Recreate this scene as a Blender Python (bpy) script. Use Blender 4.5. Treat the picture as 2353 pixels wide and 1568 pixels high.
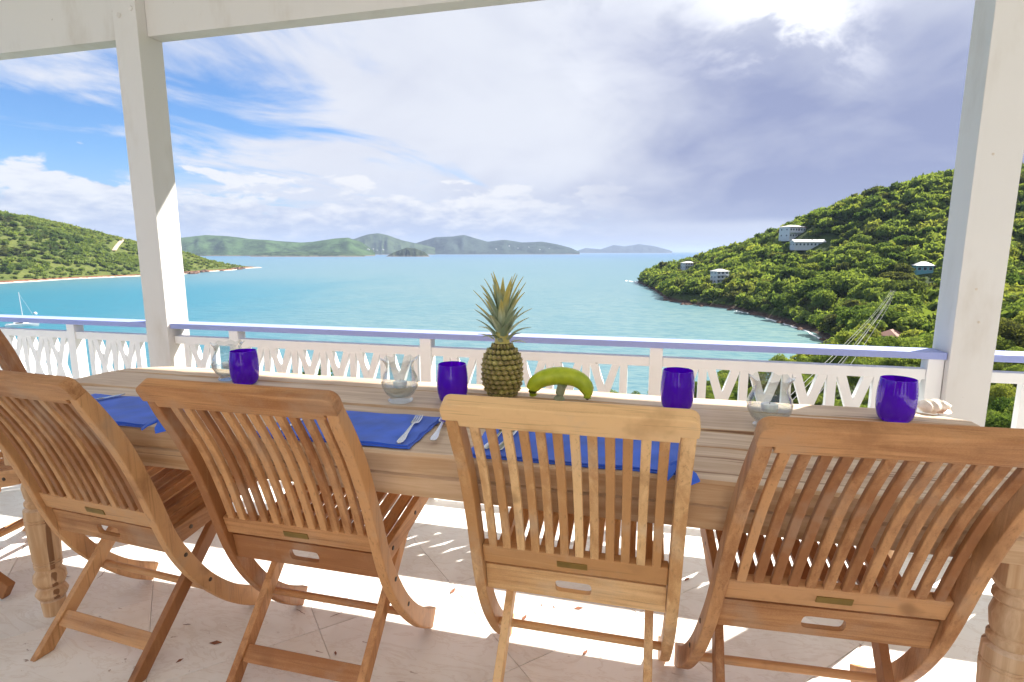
import bpy, bmesh, math, random
import numpy as np
from mathutils import Vector, Matrix
for o in list(bpy.data.objects): bpy.data.objects.remove(o)
S = bpy.context.scene
COL = S.collection
R = math.radians
random.seed(7); RNG = np.random.default_rng(11)

# ------------------------------------------------------------------ camera
CAMH, PITCH, YAW, FPX = 1.25, R(9.2), R(14.0), 1269.0
cam_data = bpy.data.cameras.new('camera'); cam = bpy.data.objects.new('camera', cam_data); COL.objects.link(cam)
cam.location = (0, 0, CAMH); cam.rotation_euler = (R(90)-PITCH, 0, YAW)
cam_data.sensor_width = 36; cam_data.lens = FPX/2353*36
cam_data.clip_start = .05; cam_data.clip_end = 90000
S.camera = cam
FW = Vector((-math.sin(YAW)*math.cos(PITCH), math.cos(YAW)*math.cos(PITCH), -math.sin(PITCH)))
RT = Vector((math.cos(YAW), math.sin(YAW), 0)); UPV = RT.cross(FW); CO = Vector((0, 0, CAMH))
FH = Vector((-math.sin(YAW), math.cos(YAW), 0))          # horizontal forward
def ray(x, y): return FW*FPX + RT*(x-1176.5) - UPV*(y-784)
def on_z(x, y, z): d = ray(x, y); return CO + d*((z-CAMH)/d.z)
def on_y(x, y, Y): d = ray(x, y); return CO + d*(Y/d.y)
def at_d(x, y, dist): d = ray(x, y); return CO + d*(dist/d.dot(FH))
def rd(r, d, z=0): return Vector((RT.x*r+FH.x*d, RT.y*r+FH.y*d, z))   # metres right / ahead of the viewpoint
def proj(P):
    v = Vector(P)-CO; z = v.dot(FW)
    return (1176.5+FPX*v.dot(RT)/z, 784-FPX*v.dot(UPV)/z, z)

# ------------------------------------------------------------------ light
HAZE = 5.0e-5
EXPO = 1.5; KX = 2**EXPO
SUN_AZ, SUN_EL = R(45), R(43.2)                            # azimuth clockwise from +y
SUND = Vector((math.sin(SUN_AZ)*math.cos(SUN_EL), math.cos(SUN_AZ)*math.cos(SUN_EL), math.sin(SUN_EL)))
sl = bpy.data.lights.new('sun', 'SUN'); sl.energy = 4.6; sl.angle = R(.53); sl.color = (1, .955, .88)
sun = bpy.data.objects.new('sun', sl); COL.objects.link(sun); sun.location = (10, 10, 20)
sun.rotation_euler = (-SUND).to_track_quat('-Z', 'Y').to_euler()
S.view_settings.view_transform = 'Standard'; S.view_settings.look = 'None'
S.view_settings.exposure = EXPO; S.view_settings.gamma = 1; S.view_settings.use_curve_mapping = False
S.render.resolution_x = 1024; S.render.resolution_y = 682
S.render.engine = 'CYCLES'
S.cycles.max_bounces = 10; S.cycles.diffuse_bounces = 5; S.cycles.glossy_bounces = 4; S.cycles.transmission_bounces = 10
S.cycles.transparent_max_bounces = 12; S.cycles.volume_bounces = 0
S.cycles.sample_clamp_indirect = 6

# ------------------------------------------------------------------ node helper
class V:
    """a socket with arithmetic"""
    def __init__(s, nt, sock): s.nt, s.s = nt, sock
    def _m(s, op, *a, clamp=False):
        n = s.nt.nodes.new('ShaderNodeMath'); n.operation = op; n.use_clamp = clamp
        for i, q in enumerate((s,)+a):
            if isinstance(q, V): s.nt.links.new(q.s, n.inputs[i])
            else: n.inputs[i].default_value = q
        return V(s.nt, n.outputs[0])
    def __add__(s, o): return s._m('ADD', o)
    __radd__ = __add__
    def __mul__(s, o): return s._m('MULTIPLY', o)
    __rmul__ = __mul__
    def __sub__(s, o): return s._m('SUBTRACT', o)
    def __rsub__(s, o): return (s*-1.0)+o
    def __truediv__(s, o): return s._m('DIVIDE', o)
    def pw(s, o): return s._m('POWER', o)
    def mx(s, o): return s._m('MAXIMUM', o)
    def mn(s, o): return s._m('MINIMUM', o)
    def abs(s): return s._m('ABSOLUTE')
    def clamp(s): return s._m('ADD', 0.0, clamp=True)
    def ss(s, a, b, lo=0.0, hi=1.0):
        n = s.nt.nodes.new('ShaderNodeMapRange'); n.interpolation_type = 'SMOOTHSTEP'
        s.nt.links.new(s.s, n.inputs['Value'])
        n.inputs['From Min'].default_value = a; n.inputs['From Max'].default_value = b
        n.inputs['To Min'].default_value = lo; n.inputs['To Max'].default_value = hi
        return V(s.nt, n.outputs[0])
def setin(nt, sock, v):
    if isinstance(v, V): nt.links.new(v.s, sock)
    elif isinstance(v, (tuple, list)):
        sock.default_value = (*v, 1) if len(v) == 3 and sock.type == 'RGBA' else v
    else: sock.default_value = v
def mixc(nt, f, a, b, mode='MIX'):
    n = nt.nodes.new('ShaderNodeMix'); n.data_type = 'RGBA'; n.blend_type = mode
    setin(nt, n.inputs[0], f); setin(nt, n.inputs[6], a); setin(nt, n.inputs[7], b)
    return V(nt, n.outputs[2])
def noise(nt, vec, scale, detail=3, rough=.55, dist=0.0, col=False):
    n = nt.nodes.new('ShaderNodeTexNoise'); nt.links.new(vec.s, n.inputs['Vector'])
    n.inputs['Scale'].default_value = scale; n.inputs['Detail'].default_value = detail
    n.inputs['Roughness'].default_value = rough; n.inputs['Distortion'].default_value = dist
    return V(nt, n.outputs['Color' if col else 'Fac'])
def mapping(nt, vec, scale=(1, 1, 1), rot=(0, 0, 0), loc=(0, 0, 0)):
    n = nt.nodes.new('ShaderNodeMapping'); nt.links.new(vec.s, n.inputs[0])
    setin(nt, n.inputs['Location'], loc); n.inputs['Rotation'].default_value = rot; n.inputs['Scale'].default_value = scale
    return V(nt, n.outputs[0])
def comb(nt, x, y, z):
    n = nt.nodes.new('ShaderNodeCombineXYZ')
    for i, q in enumerate((x, y, z)): setin(nt, n.inputs[i], q)
    return V(nt, n.outputs[0])
def sep(nt, v):
    n = nt.nodes.new('ShaderNodeSeparateXYZ'); nt.links.new(v.s, n.inputs[0]); return [V(nt, q) for q in n.outputs]
def texco(nt, which='Object'):
    n = nt.nodes.new('ShaderNodeTexCoord'); return V(nt, n.outputs[which])
def orand(nt):
    n = nt.nodes.new('ShaderNodeObjectInfo'); return V(nt, n.outputs['Random'])
def wpos(nt):
    n = nt.nodes.new('ShaderNodeNewGeometry'); return V(nt, n.outputs['Position'])
def bump(nt, h, strength=.3, dist=.01):
    n = nt.nodes.new('ShaderNodeBump'); n.inputs['Strength'].default_value = strength; n.inputs['Distance'].default_value = dist
    nt.links.new(h.s, n.inputs['Height']); return V(nt, n.outputs[0])
def mat(name):
    m = bpy.data.materials.new(name); m.use_nodes = True; nt = m.node_tree
    return m, nt, nt.nodes['Principled BSDF']
def pset(nt, p, **k):
    for a, v in k.items():
        setin(nt, p.inputs[a.replace('_', ' ')], v)
def plain(name, c, rough=.6, metal=0.0, var=.12, sc=30, bmp=.05):
    m, nt, p = mat(name); ob = texco(nt); n = noise(nt, ob, sc, 4)
    k = n.ss(.2, .8, 1-var, 1+var)
    pset(nt, p, Base_Color=mixc(nt, 1.0, c, comb(nt, k, k, k), 'MULTIPLY'), Roughness=rough, Metallic=metal)
    if bmp: pset(nt, p, Normal=bump(nt, n, bmp, .003))
    return m

# ------------------------------------------------------------------ sky
world = bpy.data.worlds.new('World'); S.world = world; world.use_nodes = True
nt = world.node_tree; bg = nt.nodes['Background']; bg.inputs['Strength'].default_value = .1
sky = nt.nodes.new('ShaderNodeTexSky'); sky.sky_type = 'NISHITA'; sky.sun_disc = False
sky.sun_elevation = SUN_EL; sky.sun_rotation = SUN_AZ; sky.altitude = 40; sky.air_density = 1.0; sky.dust_density = .6; sky.ozone_density = 2.0
D = texco(nt, 'Generated'); dx, dy, dz = sep(nt, D)
el = dz.mx(0.0)
ar = dx*RT.x + dy*RT.y; af = dx*FH.x + dy*FH.y
az = ar._m('ARCTAN2', af)                                   # radians, right of the bay's axis
pl = 1.0/1.0
den = el+.10
px_, py_ = ar/den, af/den
ca, sa = math.cos(R(28)), math.sin(R(28))
ppar = px_*sa + py_*ca; pperp = px_*ca - py_*sa
streak = noise(nt, comb(nt, ppar*.75, pperp*1.35, 3.3), 1.0, 8, .58, .7)
soft = noise(nt, comb(nt, ppar*.55, pperp*.75, 9.1), .55, 5, .5, .3)
puffv = comb(nt, az*11.0, el*30.0, 1.7)
puff = noise(nt, puffv, 1.0, 6, .55, .15)
big = noise(nt, comb(nt, az*1.6, el*3.6, 5.2), 1.6, 5, .52, .5)
# sheet of cloud thins out to the left
cov = az.ss(-.75, .12)
sheet = (streak*1.15 + soft*.35 + cov*.56 + el*.42)
sheet = sheet.ss(.88, 1.16)
hi_left = az.ss(-.6, -.05)
# cumulus line low over the horizon
cumtop = puff*.24 - .045 + noise(nt, comb(nt, az*3.0, 0.0, 2.0), 1.0, 2)*.05
cum = (cumtop - el).ss(-.004, .014)*az.ss(-1.5, -.9)
# heavy bank on the right with a flat base
bank = (az+(big-.5)*.5).ss(.0, .42)*(el+(puff-.5)*.012).ss(.040, .056)*el.ss(.52, .10)
bank = (bank*(.45+big*1.0)).clamp()
lump = noise(nt, comb(nt, az*4.0, el*8.0, 7.7), 1.0, 6, .55, .6)
shade = (bank*(.72+lump*.5) + (big*.6+lump*.5).ss(.42, .75)*.36*cov).clamp()
sdot = dx*SUND.x + dy*SUND.y + dz*SUND.z
glow = sdot.ss(.70, 1.0)
white = mixc(nt, shade, (.82, .855, .95), (.34, .39, .61))
bright = (noise(nt, comb(nt, az*4.2, el*7.0, 2.2), 1.0, 7, .58, .5)).ss(.42, .54)*glow.ss(-.1, .35)*el.ss(.17, .30)*az.ss(-.02, .14)*az.ss(.62, .42)
white = mixc(nt, bright*.9, white, (1.55, 1.55, 1.55))
cumcol = mixc(nt, (puff*.8+noise(nt, puffv, 2.6, 5)*.4-(cumtop-el)*2.2).ss(.38, .66), (.52, .60, .80), (.93, .94, .98))
blue = mixc(nt, 1.0, V(nt, sky.outputs[0]), (.033*KX, .047*KX, .064*KX), 'MULTIPLY')   # clear sky, in picture units
cirr = mixc(nt, sheet, blue, white)
lowhaze = el.ss(.16, .0)
cirr = mixc(nt, lowhaze*.55, cirr, mixc(nt, az.ss(-.1, .35), (.52, .62, .83), (.43, .49, .68)))
allc = mixc(nt, cum*az.ss(.35, -.1)*.92, cirr, cumcol)
K = 1/(KX*.1)
fin = mixc(nt, 1.0, allc, (K, K, K), 'MULTIPLY')
nt.links.new(fin.s, bg.inputs['Color'])

# ------------------------------------------------------------------ materials
def wood(name, axis, light, dark, grey=.15, gs=1.0, rough=.55, fine=26):
    m, nt, p = mat(name); ob = texco(nt); r = orand(nt)
    sc = [fine*gs]*3; sc[axis] = 1.6*gs
    v = mapping(nt, ob, tuple(sc), loc=comb(nt, r*31.0, r*17.0, r*23.0))
    g = noise(nt, v, 1.6, 5, .62, .6)
    sc2 = [5*gs]*3; sc2[axis] = .9*gs
    g2 = noise(nt, mapping(nt, ob, tuple(sc2), loc=comb(nt, r*11.0, r*7.0, r*5.0)), 1.3, 3)
    sp = noise(nt, ob, 300, 2)
    f = (g*.6 + g2*.55 + sp*.14 + (r-.5)*.42 - .06)
    c = mixc(nt, f.ss(.42, .78), dark, light)
    c = mixc(nt, g2.ss(.52, .8)*grey, c, (.43, .37, .32))
    # small dark knots and stains
    st = noise(nt, mapping(nt, ob, (7*gs, 7*gs, 7*gs), loc=comb(nt, r*3.0, r*9.0, 0.0)), 1.0, 2)
    c = mixc(nt, st.ss(.70, .80)*.55, c, tuple(q*.45 for q in dark))
    # finer dark pores, weather-bleached edges and a tone per piece of furniture
    sc3 = [150*gs]*3; sc3[axis] = 5*gs
    po = noise(nt, mapping(nt, ob, tuple(sc3)), 1.0, 3)
    c = mixc(nt, po.ss(.56, .70)*.38, c, tuple(q*.55 for q in dark))
    wn = noise(nt, mapping(nt, wpos(nt), (1, 1, 1)), 7.0, 4, .6)
    c = mixc(nt, wn.ss(.50, .72)*.40, c, (.50, .40, .31))
    c = mixc(nt, wn.ss(.46, .28)*.45, c, tuple(q*.75 for q in dark))
    oi = nt.nodes.new('ShaderNodeObjectInfo'); c = mixc(nt, 1.0, c, V(nt, oi.outputs['Color']), 'MULTIPLY')
    pset(nt, p, Base_Color=c, Roughness=rough, Normal=bump(nt, g*.6+po*.4, .30, .002)); p.inputs['Specular IOR Level'].default_value = .35
    return m
TL, TD = (.68, .390, .185), (.36, .160, .062)
TEAK = [wood('teak_grain_%s' % a, i, TL, TD) for i, a in enumerate('xyz')]
TEAKP = [wood('pale_teak_grain_%s' % a, i, (.82, .53, .265), (.52, .265, .105)) for i, a in enumerate('xyz')]
TBL, TBD = (.70, .485, .305), (.44, .245, .115)
def table_wood(name, axis):
    m, nt, p = mat(name); ob = texco(nt); r = orand(nt)
    sc = [24]*3; sc[axis] = 1.0
    v = mapping(nt, ob, tuple(sc), loc=comb(nt, r*31.0, r*17.0, r*23.0))
    g = noise(nt, v, 1.3, 6, .65, .8)
    sc2 = [60]*3; sc2[axis] = 1.1
    crk = noise(nt, mapping(nt, ob, tuple(sc2), loc=comb(nt, r*5.0, r*3.0, r*2.0)), .62, 2, .5, .2)
    big = noise(nt, ob, 3.0, 3)
    c = mixc(nt, (g*.75+big*.4).ss(.40, .78), TBD, TBL)
    ck = crk.ss(.665, .70)
    c = mixc(nt, ck*.85, c, (.17, .065, .022))
    c = mixc(nt, big.ss(.5, .75)*.25, c, (.56, .50, .46))
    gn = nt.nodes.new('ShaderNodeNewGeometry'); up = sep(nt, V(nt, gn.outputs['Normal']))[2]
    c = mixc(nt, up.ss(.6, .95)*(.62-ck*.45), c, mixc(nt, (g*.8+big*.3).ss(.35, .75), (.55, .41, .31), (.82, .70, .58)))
    h = g*.4 - ck*1.2
    pset(nt, p, Base_Color=c, Roughness=.6, Normal=bump(nt, h, .35, .004)); p.inputs['Specular IOR Level'].default_value = .35
    return m
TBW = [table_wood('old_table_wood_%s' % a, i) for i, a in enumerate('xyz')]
def paint(name, c, dirt=(.42, .36, .28), amt=.25):
    m, nt, p = mat(name); ob = texco(nt); r = orand(nt)
    n = noise(nt, mapping(nt, ob, (1, 1, .35), loc=comb(nt, r*9.0, r*5.0, r*3.0)), 5, 5, .6)
    gr = noise(nt, mapping(nt, ob, (60, 60, 2.2)), 1.0, 4)
    spots = noise(nt, ob, 26, 2)
    c2 = mixc(nt, n.ss(.5, .8)*amt, c, dirt)
    c2 = mixc(nt, spots.ss(.74, .8)*.5, c2, tuple(q*.6 for q in dirt))
    pset(nt, p, Base_Color=c2, Roughness=.5, Normal=bump(nt, gr, .12, .003))
    return m
WHITE = paint('white_gloss_paint', (.86, .865, .87), amt=.12)
POSTW = paint('white_post_paint', (.68, .665, .65), amt=.42)
BLUEP = paint('periwinkle_rail_paint', (.30, .36, .70), (.25, .27, .45), .3)
# travertine
m, nt, p = mat('travertine'); W_ = wpos(nt); r = orand(nt)
off = comb(nt, r*40.0, r*23.0, 0.0)
ln = mapping(nt, W_, (1, 1, 1), (0, 0, R(25)), off)
cl = noise(nt, ln, 3.2, 6, .6, .8)
fil = noise(nt, mapping(nt, W_, (2.0, 5.5, 1), (0, 0, R(33)), off), 2.4, 6, .62, 1.2)
pit = noise(nt, mapping(nt, W_, (16, 34, 1), (0, 0, R(33)), off), 1.1, 4, .6, .5)
pz = noise(nt, mapping(nt, W_, (1, 1, 1), loc=off), 2.2, 3)
c = mixc(nt, cl.ss(.35, .7), (.87, .84, .80), (.77, .72, .665))
c = mixc(nt, (fil-.5).abs().ss(.035, .0)*.24, c, (.54, .43, .33))
pm = pit.ss(.655, .70)*pz.ss(.46, .62)
c = mixc(nt, pm*.8, c, (.24, .125, .075))
k = r*.14+.92
c = mixc(nt, 1.0, c, comb(nt, k, k, k), 'MULTIPLY')
pset(nt, p, Base_Color=c, Roughness=cl.ss(.3, .7, .38, .55), Normal=bump(nt, pm*-1.0+cl*.1, .4, .004))
TRAV = m
GROUT = plain('grout', (.62, .55, .47), .9)
STUCCO = plain('cream_stucco', (.80, .775, .74), .9, var=.1, sc=12, bmp=.3)
CEIL = paint('white_board_ceiling', (.80, .78, .74), amt=.12)
BRASS = plain('aged_brass', (.30, .20, .06), .45, .75)
BOLT = plain('dark_bolt', (.07, .045, .03), .5, .5)
STEEL = plain('polished_steel', (.62, .61, .60), .22, 1.0, var=.04)
def cloth(name, c):
    m, nt, p = mat(name); ob = texco(nt)
    w = noise(nt, mapping(nt, ob, (700, 60, 60)), 1, 2); w2 = noise(nt, ob, 9, 4)
    cc = mixc(nt, w2.ss(.3, .75), tuple(q*.8 for q in c), tuple(min(1, q*1.2) for q in c))
    cc = mixc(nt, noise(nt, mapping(nt, ob, (30, 3, 3), (0, 0, .5)), 1, 3).ss(.66, .75)*.18, cc, (.45, .5, .75))
    pset(nt, p, Base_Color=cc, Roughness=.8, Normal=bump(nt, w*.3+w2, .25, .004)); p.inputs['Sheen Weight'].default_value = .2
    return m
CLOTH = cloth('blue_cotton', (.028, .125, .72))
# cobalt glass
m, nt, p = mat('cobalt_glass')
pset(nt, p, Base_Color=(.135, .003, .76), Roughness=.03, IOR=1.45, Transmission_Weight=.45); COBALT = m
def thin_glass(name, tint, refl=1.0):
    m, nt, p = mat(name); nt.nodes.remove(p); o = nt.nodes['Material Output']
    t = nt.nodes.new('ShaderNodeBsdfTransparent'); t.inputs[0].default_value = (*tint, 1); g = nt.nodes.new('ShaderNodeBsdfGlossy'); g.inputs['Roughness'].default_value = .015
    lw = nt.nodes.new('ShaderNodeLayerWeight'); lw.inputs['Blend'].default_value = .5; mx = nt.nodes.new('ShaderNodeMixShader')
    k = (V(nt, lw.outputs['Facing']).pw(2.4)*.8*refl + .05).mn(1.0); nt.links.new(k.s, mx.inputs[0]); nt.links.new(t.outputs[0], mx.inputs[1]); nt.links.new(g.outputs[0], mx.inputs[2]); nt.links.new(mx.outputs[0], o.inputs[0]); return m
GLASS = thin_glass('clear_glass', (.93, .95, .95), 1.0)
WATERG = thin_glass('still_water', (.93, .94, .93), .6)
WAX = plain('white_wax', (.92, .92, .93), .45); WAX.node_tree.nodes['Principled BSDF'].inputs['Subsurface Weight'].default_value = .2
# pineapple
m, nt, p = mat('pineapple_skin'); ob = texco(nt); r = orand(nt)
x, y, z = sep(nt, ob); n = noise(nt, ob, 90, 4)
f = (z*55.0 + n*.5)
c = mixc(nt, f.ss(-.05, .55), (.085, .095, .026), (.29, .235, .07))
c = mixc(nt, f.ss(.45, .95), c, (.55, .42, .25))
k = r*.5+.75
c = mixc(nt, 1.0, c, comb(nt, k, k*(r*.15+.95), k*.9), 'MULTIPLY')
pset(nt, p, Base_Color=c, Roughness=.5, Normal=bump(nt, n, .3, .002)); PSKIN = m
PCORE = plain('pineapple_groove', (.07, .062, .02), .7, var=.3, sc=80)
m, nt, p = mat('pineapple_leaf'); ob = texco(nt); r = orand(nt)
x, y, z = sep(nt, ob); n = noise(nt, mapping(nt, ob, (160, 160, 12)), 1, 3)
c = mixc(nt, (n*.6+r*.6).ss(.3, .9), (.25, .32, .19), (.52, .57, .38))
c = mixc(nt, (z*11.0 + r*.8).ss(1.05, 1.8), c, (.55, .47, .13))
pset(nt, p, Base_Color=c, Roughness=.42); PLEAF = m
m, nt, p = mat('green_fruit_skin'); ob = texco(nt); n = noise(nt, ob, 22, 4); n2 = noise(nt, ob, 160, 2)
c = mixc(nt, n.ss(.3, .75), (.34, .44, .012), (.54, .62, .03)); c = mixc(nt, n2.ss(.68, .74)*.35, c, (.08, .10, .015))
pset(nt, p, Base_Color=c, Roughness=.38); FRUIT = m
STEM = plain('pale_fruit_stem', (.36, .40, .25), .6)
SHELL = plain('shell', (.80, .70, .60), .4, var=.2, sc=40)
SHELLP = plain('shell_lip', (.62, .36, .24), .35, var=.2, sc=40)

# foliage
def leafmat(name, attr=None):
    m, nt, p = mat(name); W_ = wpos(nt)
    if attr:
        a = nt.nodes.new('ShaderNodeAttribute'); a.attribute_name = attr; r = V(nt, a.outputs['Fac'])
    else: r = orand(nt)
    n = noise(nt, W_, .022, 3); n2 = noise(nt, W_, 1.2, 2)
    f = (r*.62 + (n-.5)*.9 + .18 + n2*.22)
    c = mixc(nt, f.ss(.25, .70), (.056, .100, .032), (.185, .240, .070))
    c = mixc(nt, r.ss(.80, .98)*.75, c, (.25, .27, .075))
    c = mixc(nt, r.ss(.16, .02)*.5, c, (.13, .105, .055))
    nt.nodes.remove(p); o = nt.nodes['Material Output']
    d = nt.nodes.new('ShaderNodeBsdfDiffuse'); t = nt.nodes.new('ShaderNodeBsdfTranslucent'); mx = nt.nodes.new('ShaderNodeMixShader')
    g = nt.nodes.new('ShaderNodeBsdfGlossy'); g.inputs['Roughness'].default_value = .45; mx2 = nt.nodes.new('ShaderNodeMixShader'); mx2.inputs[0].default_value = .0
    nt.links.new(c.s, d.inputs[0]); ct = mixc(nt, 1.0, c, (1.5, 1.45, .6), 'MULTIPLY'); nt.links.new(ct.s, t.inputs[0]); mx.inputs[0].default_value = .45
    nt.links.new(d.outputs[0], mx.inputs[1]); nt.links.new(t.outputs[0], mx.inputs[2])
    nt.links.new(mx.outputs[0], mx2.inputs[1]); nt.links.new(g.outputs[0], mx2.inputs[2]); nt.links.new(mx2.outputs[0], o.inputs[0])
    return m
LEAF = leafmat('leaves'); LEAFS = leafmat('wood_leaves', 'tint')
BARK = plain('bark', (.16, .12, .085), .9, sc=6, bmp=.3)

# ------------------------------------------------------------------ mesh helpers
class MB:
    def __init__(s): s.v = []; s.f = []
    def add(s, vs, fs):
        b = len(s.v); s.v += [tuple(q) for q in vs]; s.f += [tuple(i+b for i in f) for f in fs]; return s
    def box(s, a, b, M=None):
        x0, y0, z0 = a; x1, y1, z1 = b
        vs = [(x0,y0,z0),(x1,y0,z0),(x1,y1,z0),(x0,y1,z0),(x0,y0,z1),(x1,y0,z1),(x1,y1,z1),(x0,y1,z1)]
        if M is not None: vs = [M @ Vector(q) for q in vs]
        return s.add(vs, [(3,2,1,0),(4,5,6,7),(0,1,5,4),(1,2,6,5),(2,3,7,6),(3,0,4,7)])
    def loft(s, rings, close=True, caps=True):
        n = len(rings[0]); b = len(s.v)
        for rg in rings: s.v += [tuple(q) for q in rg]
        for i in range(len(rings)-1):
            for j in range(n if close else n-1):
                k = (j+1) % n
                s.f.append((b+i*n+j, b+i*n+k, b+(i+1)*n+k, b+(i+1)*n+j))
        if caps:
            s.f.append(tuple(b+j for j in range(n))[::-1]); s.f.append(tuple(b+(len(rings)-1)*n+j for j in range(n)))
        return s
    def lathe(s, prof, n=20, c=(0, 0), caps=True):
        return s.loft([[(c[0]+r*math.cos(2*math.pi*j/n), c[1]+r*math.sin(2*math.pi*j/n), z) for j in range(n)] for z, r in prof], True, caps)
    def tube(s, pts, rad, n=8, caps=True):
        pts = [Vector(p) for p in pts]; rings = []
        rads = rad if isinstance(rad, (list, tuple)) else [rad]*len(pts)
        up = Vector((0, 0, 1))
        for i, p in enumerate(pts):
            t = (pts[min(i+1, len(pts)-1)]-pts[max(i-1, 0)]).normalized()
            a = t.cross(up if abs(t.z) < .95 else Vector((1, 0, 0))).normalized(); b = t.cross(a)
            rings.append([p+(a*math.cos(2*math.pi*j/n)+b*math.sin(2*math.pi*j/n))*rads[i] for j in range(n)])
        return s.loft(rings, True, caps)
    def mesh(s, name, m, smooth=False, bevel=0.0, seg=2):
        me = bpy.data.meshes.new(name); me.from_pydata(s.v, [], s.f); me.materials.append(m)
        bm = bmesh.new(); bm.from_mesh(me); bmesh.ops.recalc_face_normals(bm, faces=bm.faces)
        if bevel:
            ed = [e for e in bm.edges if len(e.link_faces) == 2 and e.calc_face_angle(0) > .6]
            bmesh.ops.bevel(bm, geom=ed, offset=bevel, segments=seg, profile=.6, affect='EDGES', clamp_overlap=True)
        bm.to_mesh(me); bm.free()
        if smooth:
            for q in me.polygons: q.use_smooth = True
            try: me.set_sharp_from_angle(angle=R(38))
            except Exception: pass
        me.update(); return me
    def build(s, name, m, parent=None, smooth=False, bevel=0.0, loc=(0, 0, 0), rot=(0, 0, 0), seg=2):
        return link(name, s.mesh(name, m, smooth, bevel, seg), parent, loc, rot)
def link(name, me, parent=None, loc=(0, 0, 0), rot=(0, 0, 0)):
    o = bpy.data.objects.new(name, me); COL.objects.link(o); o.parent = parent; o.location = loc; o.rotation_euler = rot; return o
def thing(name, label, cat, loc=(0, 0, 0), rz=0.0, group=None):
    o = bpy.data.objects.new(name, None); COL.objects.link(o); o.location = loc; o.rotation_euler = (0, 0, rz); o.empty_display_size = .1
    return tag(o, label, cat, group)
def tag(o, label, cat, group=None):
    o['label'] = label; o['category'] = cat
    if group: o['group'] = group
    return o
def struct(o, label=None):
    o['kind'] = 'structure'
    if label: o['label'] = label
    return o
def copy_tree(o, parent=None):
    c = o.copy(); COL.objects.link(c); c.parent = parent
    for ch in [q for q in bpy.data.objects if q.parent == o]: copy_tree(ch, c)
    return c

# ================================================================== SETTING: sea
SEA = -36.75
m, nt, p = mat('sea_water'); W_ = wpos(nt); x, y, z = sep(nt, W_)
rr = x*RT.x + y*RT.y; dd = x*FH.x + y*FH.y
big = noise(nt, mapping(nt, W_, (.004, .0015, 1)), 1.0, 4); med = noise(nt, mapping(nt, W_, (.02, .008, 1), (0, 0, YAW)), 1.0, 4)
bd = dd + (big-.5)*300.0
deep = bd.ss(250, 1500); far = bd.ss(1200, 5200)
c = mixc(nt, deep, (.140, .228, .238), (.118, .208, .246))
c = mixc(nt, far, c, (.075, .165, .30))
lag = (rr*-1.0 - dd*.15 + (med-.5)*170.0).ss(-40, 240)*bd.ss(1000, 420)
c = mixc(nt, lag*.95, c, (.012, .160, .225))
cove = (rr + (med-.5)*60.0).ss(20, 150)*dd.ss(520, 200)
c = mixc(nt, cove*.75, c, (.19, .29, .25))
c = mixc(nt, med.ss(.45, .7)*.22, c, (.05, .17, .22))
w1 = noise(nt, mapping(nt, W_, (.35, .9, 1), (0, 0, R(20))), 1.0, 4, .6, .4); w2 = noise(nt, mapping(nt, W_, (.05, .14, 1), (0, 0, R(12))), 1.0, 3)
w3 = noise(nt, mapping(nt, W_, (.10, .35, 1), (0, 0, R(15))), 1.0, 5)
w4 = noise(nt, mapping(nt, W_, (.28, 1.0, 1), (0, 0, R(15))), 1.0, 5, .65)
c = mixc(nt, (w3*.5+w4*.55).ss(.45, .62)*.62, c, (.035, .135, .185))
cap = noise(nt, mapping(nt, W_, (.05, .22, 1), (0, 0, R(12))), 1.0, 5, .6).ss(.725, .765)
c = mixc(nt, cap*.7, c, (.5, .55, .56))
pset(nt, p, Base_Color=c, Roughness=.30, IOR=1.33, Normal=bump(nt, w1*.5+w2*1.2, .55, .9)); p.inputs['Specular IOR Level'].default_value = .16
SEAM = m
me = bpy.data.meshes.new('sea'); v = []; f = []
rads = [0, 60, 130, 250, 450, 800, 1500, 3000, 6000, 12000, 25000, 60000]; NS = 64
v.append((0, 0, SEA))
for q in rads[1:]: v += [(q*math.cos(2*math.pi*j/NS), q*math.sin(2*math.pi*j/NS), SEA) for j in range(NS)]
for j in range(NS): f.append((0, 1+j, 1+(j+1) % NS))
for i in range(len(rads)-2):
    for j in range(NS):
        a = 1+i*NS; b = a+NS; k = (j+1) % NS; f.append((a+j, b+j, b+k, a+k))
me.from_pydata(v, [], f); me.materials.append(SEAM); struct(link('sea', me))

# ---- terrain by thin plate spline
def tps_fit(P, Z, lam=0.5):
    n = len(P); d = np.linalg.norm(P[:, None]-P[None], axis=2); Kk = np.where(d > 0, d*d*np.log(d+1e-9), 0)+lam*np.eye(n)*1e2
    A = np.zeros((n+3, n+3)); A[:n, :n] = Kk; A[:n, n] = 1; A[:n, n+1:] = P; A[n, :n] = 1; A[n+1:, :n] = P.T
    w = np.linalg.solve(A, np.r_[Z, 0, 0, 0])
    def fn(Q):
        out = np.zeros(len(Q))
        for s0 in range(0, len(Q), 20000):
            q = Q[s0:s0+20000]; d = np.linalg.norm(q[:, None]-P[None], axis=2)
            out[s0:s0+20000] = np.where(d > 0, d*d*np.log(d+1e-9), 0)@w[:n]+w[n]+q@w[n+1:]
        return out
    return fn
def vnoise(Q, s, seed=0):
    g = np.random.default_rng(seed).random((64, 64)); u = Q/s; i = np.floor(u).astype(int); t = u-i; t = t*t*(3-2*t)
    a = g[i[:, 0] % 64, i[:, 1] % 64]; b = g[(i[:, 0]+1) % 64, i[:, 1] % 64]; c_ = g[i[:, 0] % 64, (i[:, 1]+1) % 64]; d_ = g[(i[:, 0]+1) % 64, (i[:, 1]+1) % 64]
    return (a*(1-t[:, 0])+b*t[:, 0])*(1-t[:, 1])+(c_*(1-t[:, 0])+d_*t[:, 0])*t[:, 1]-.5
def RD(P): return (P.dot(RT), P.dot(FH))
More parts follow.
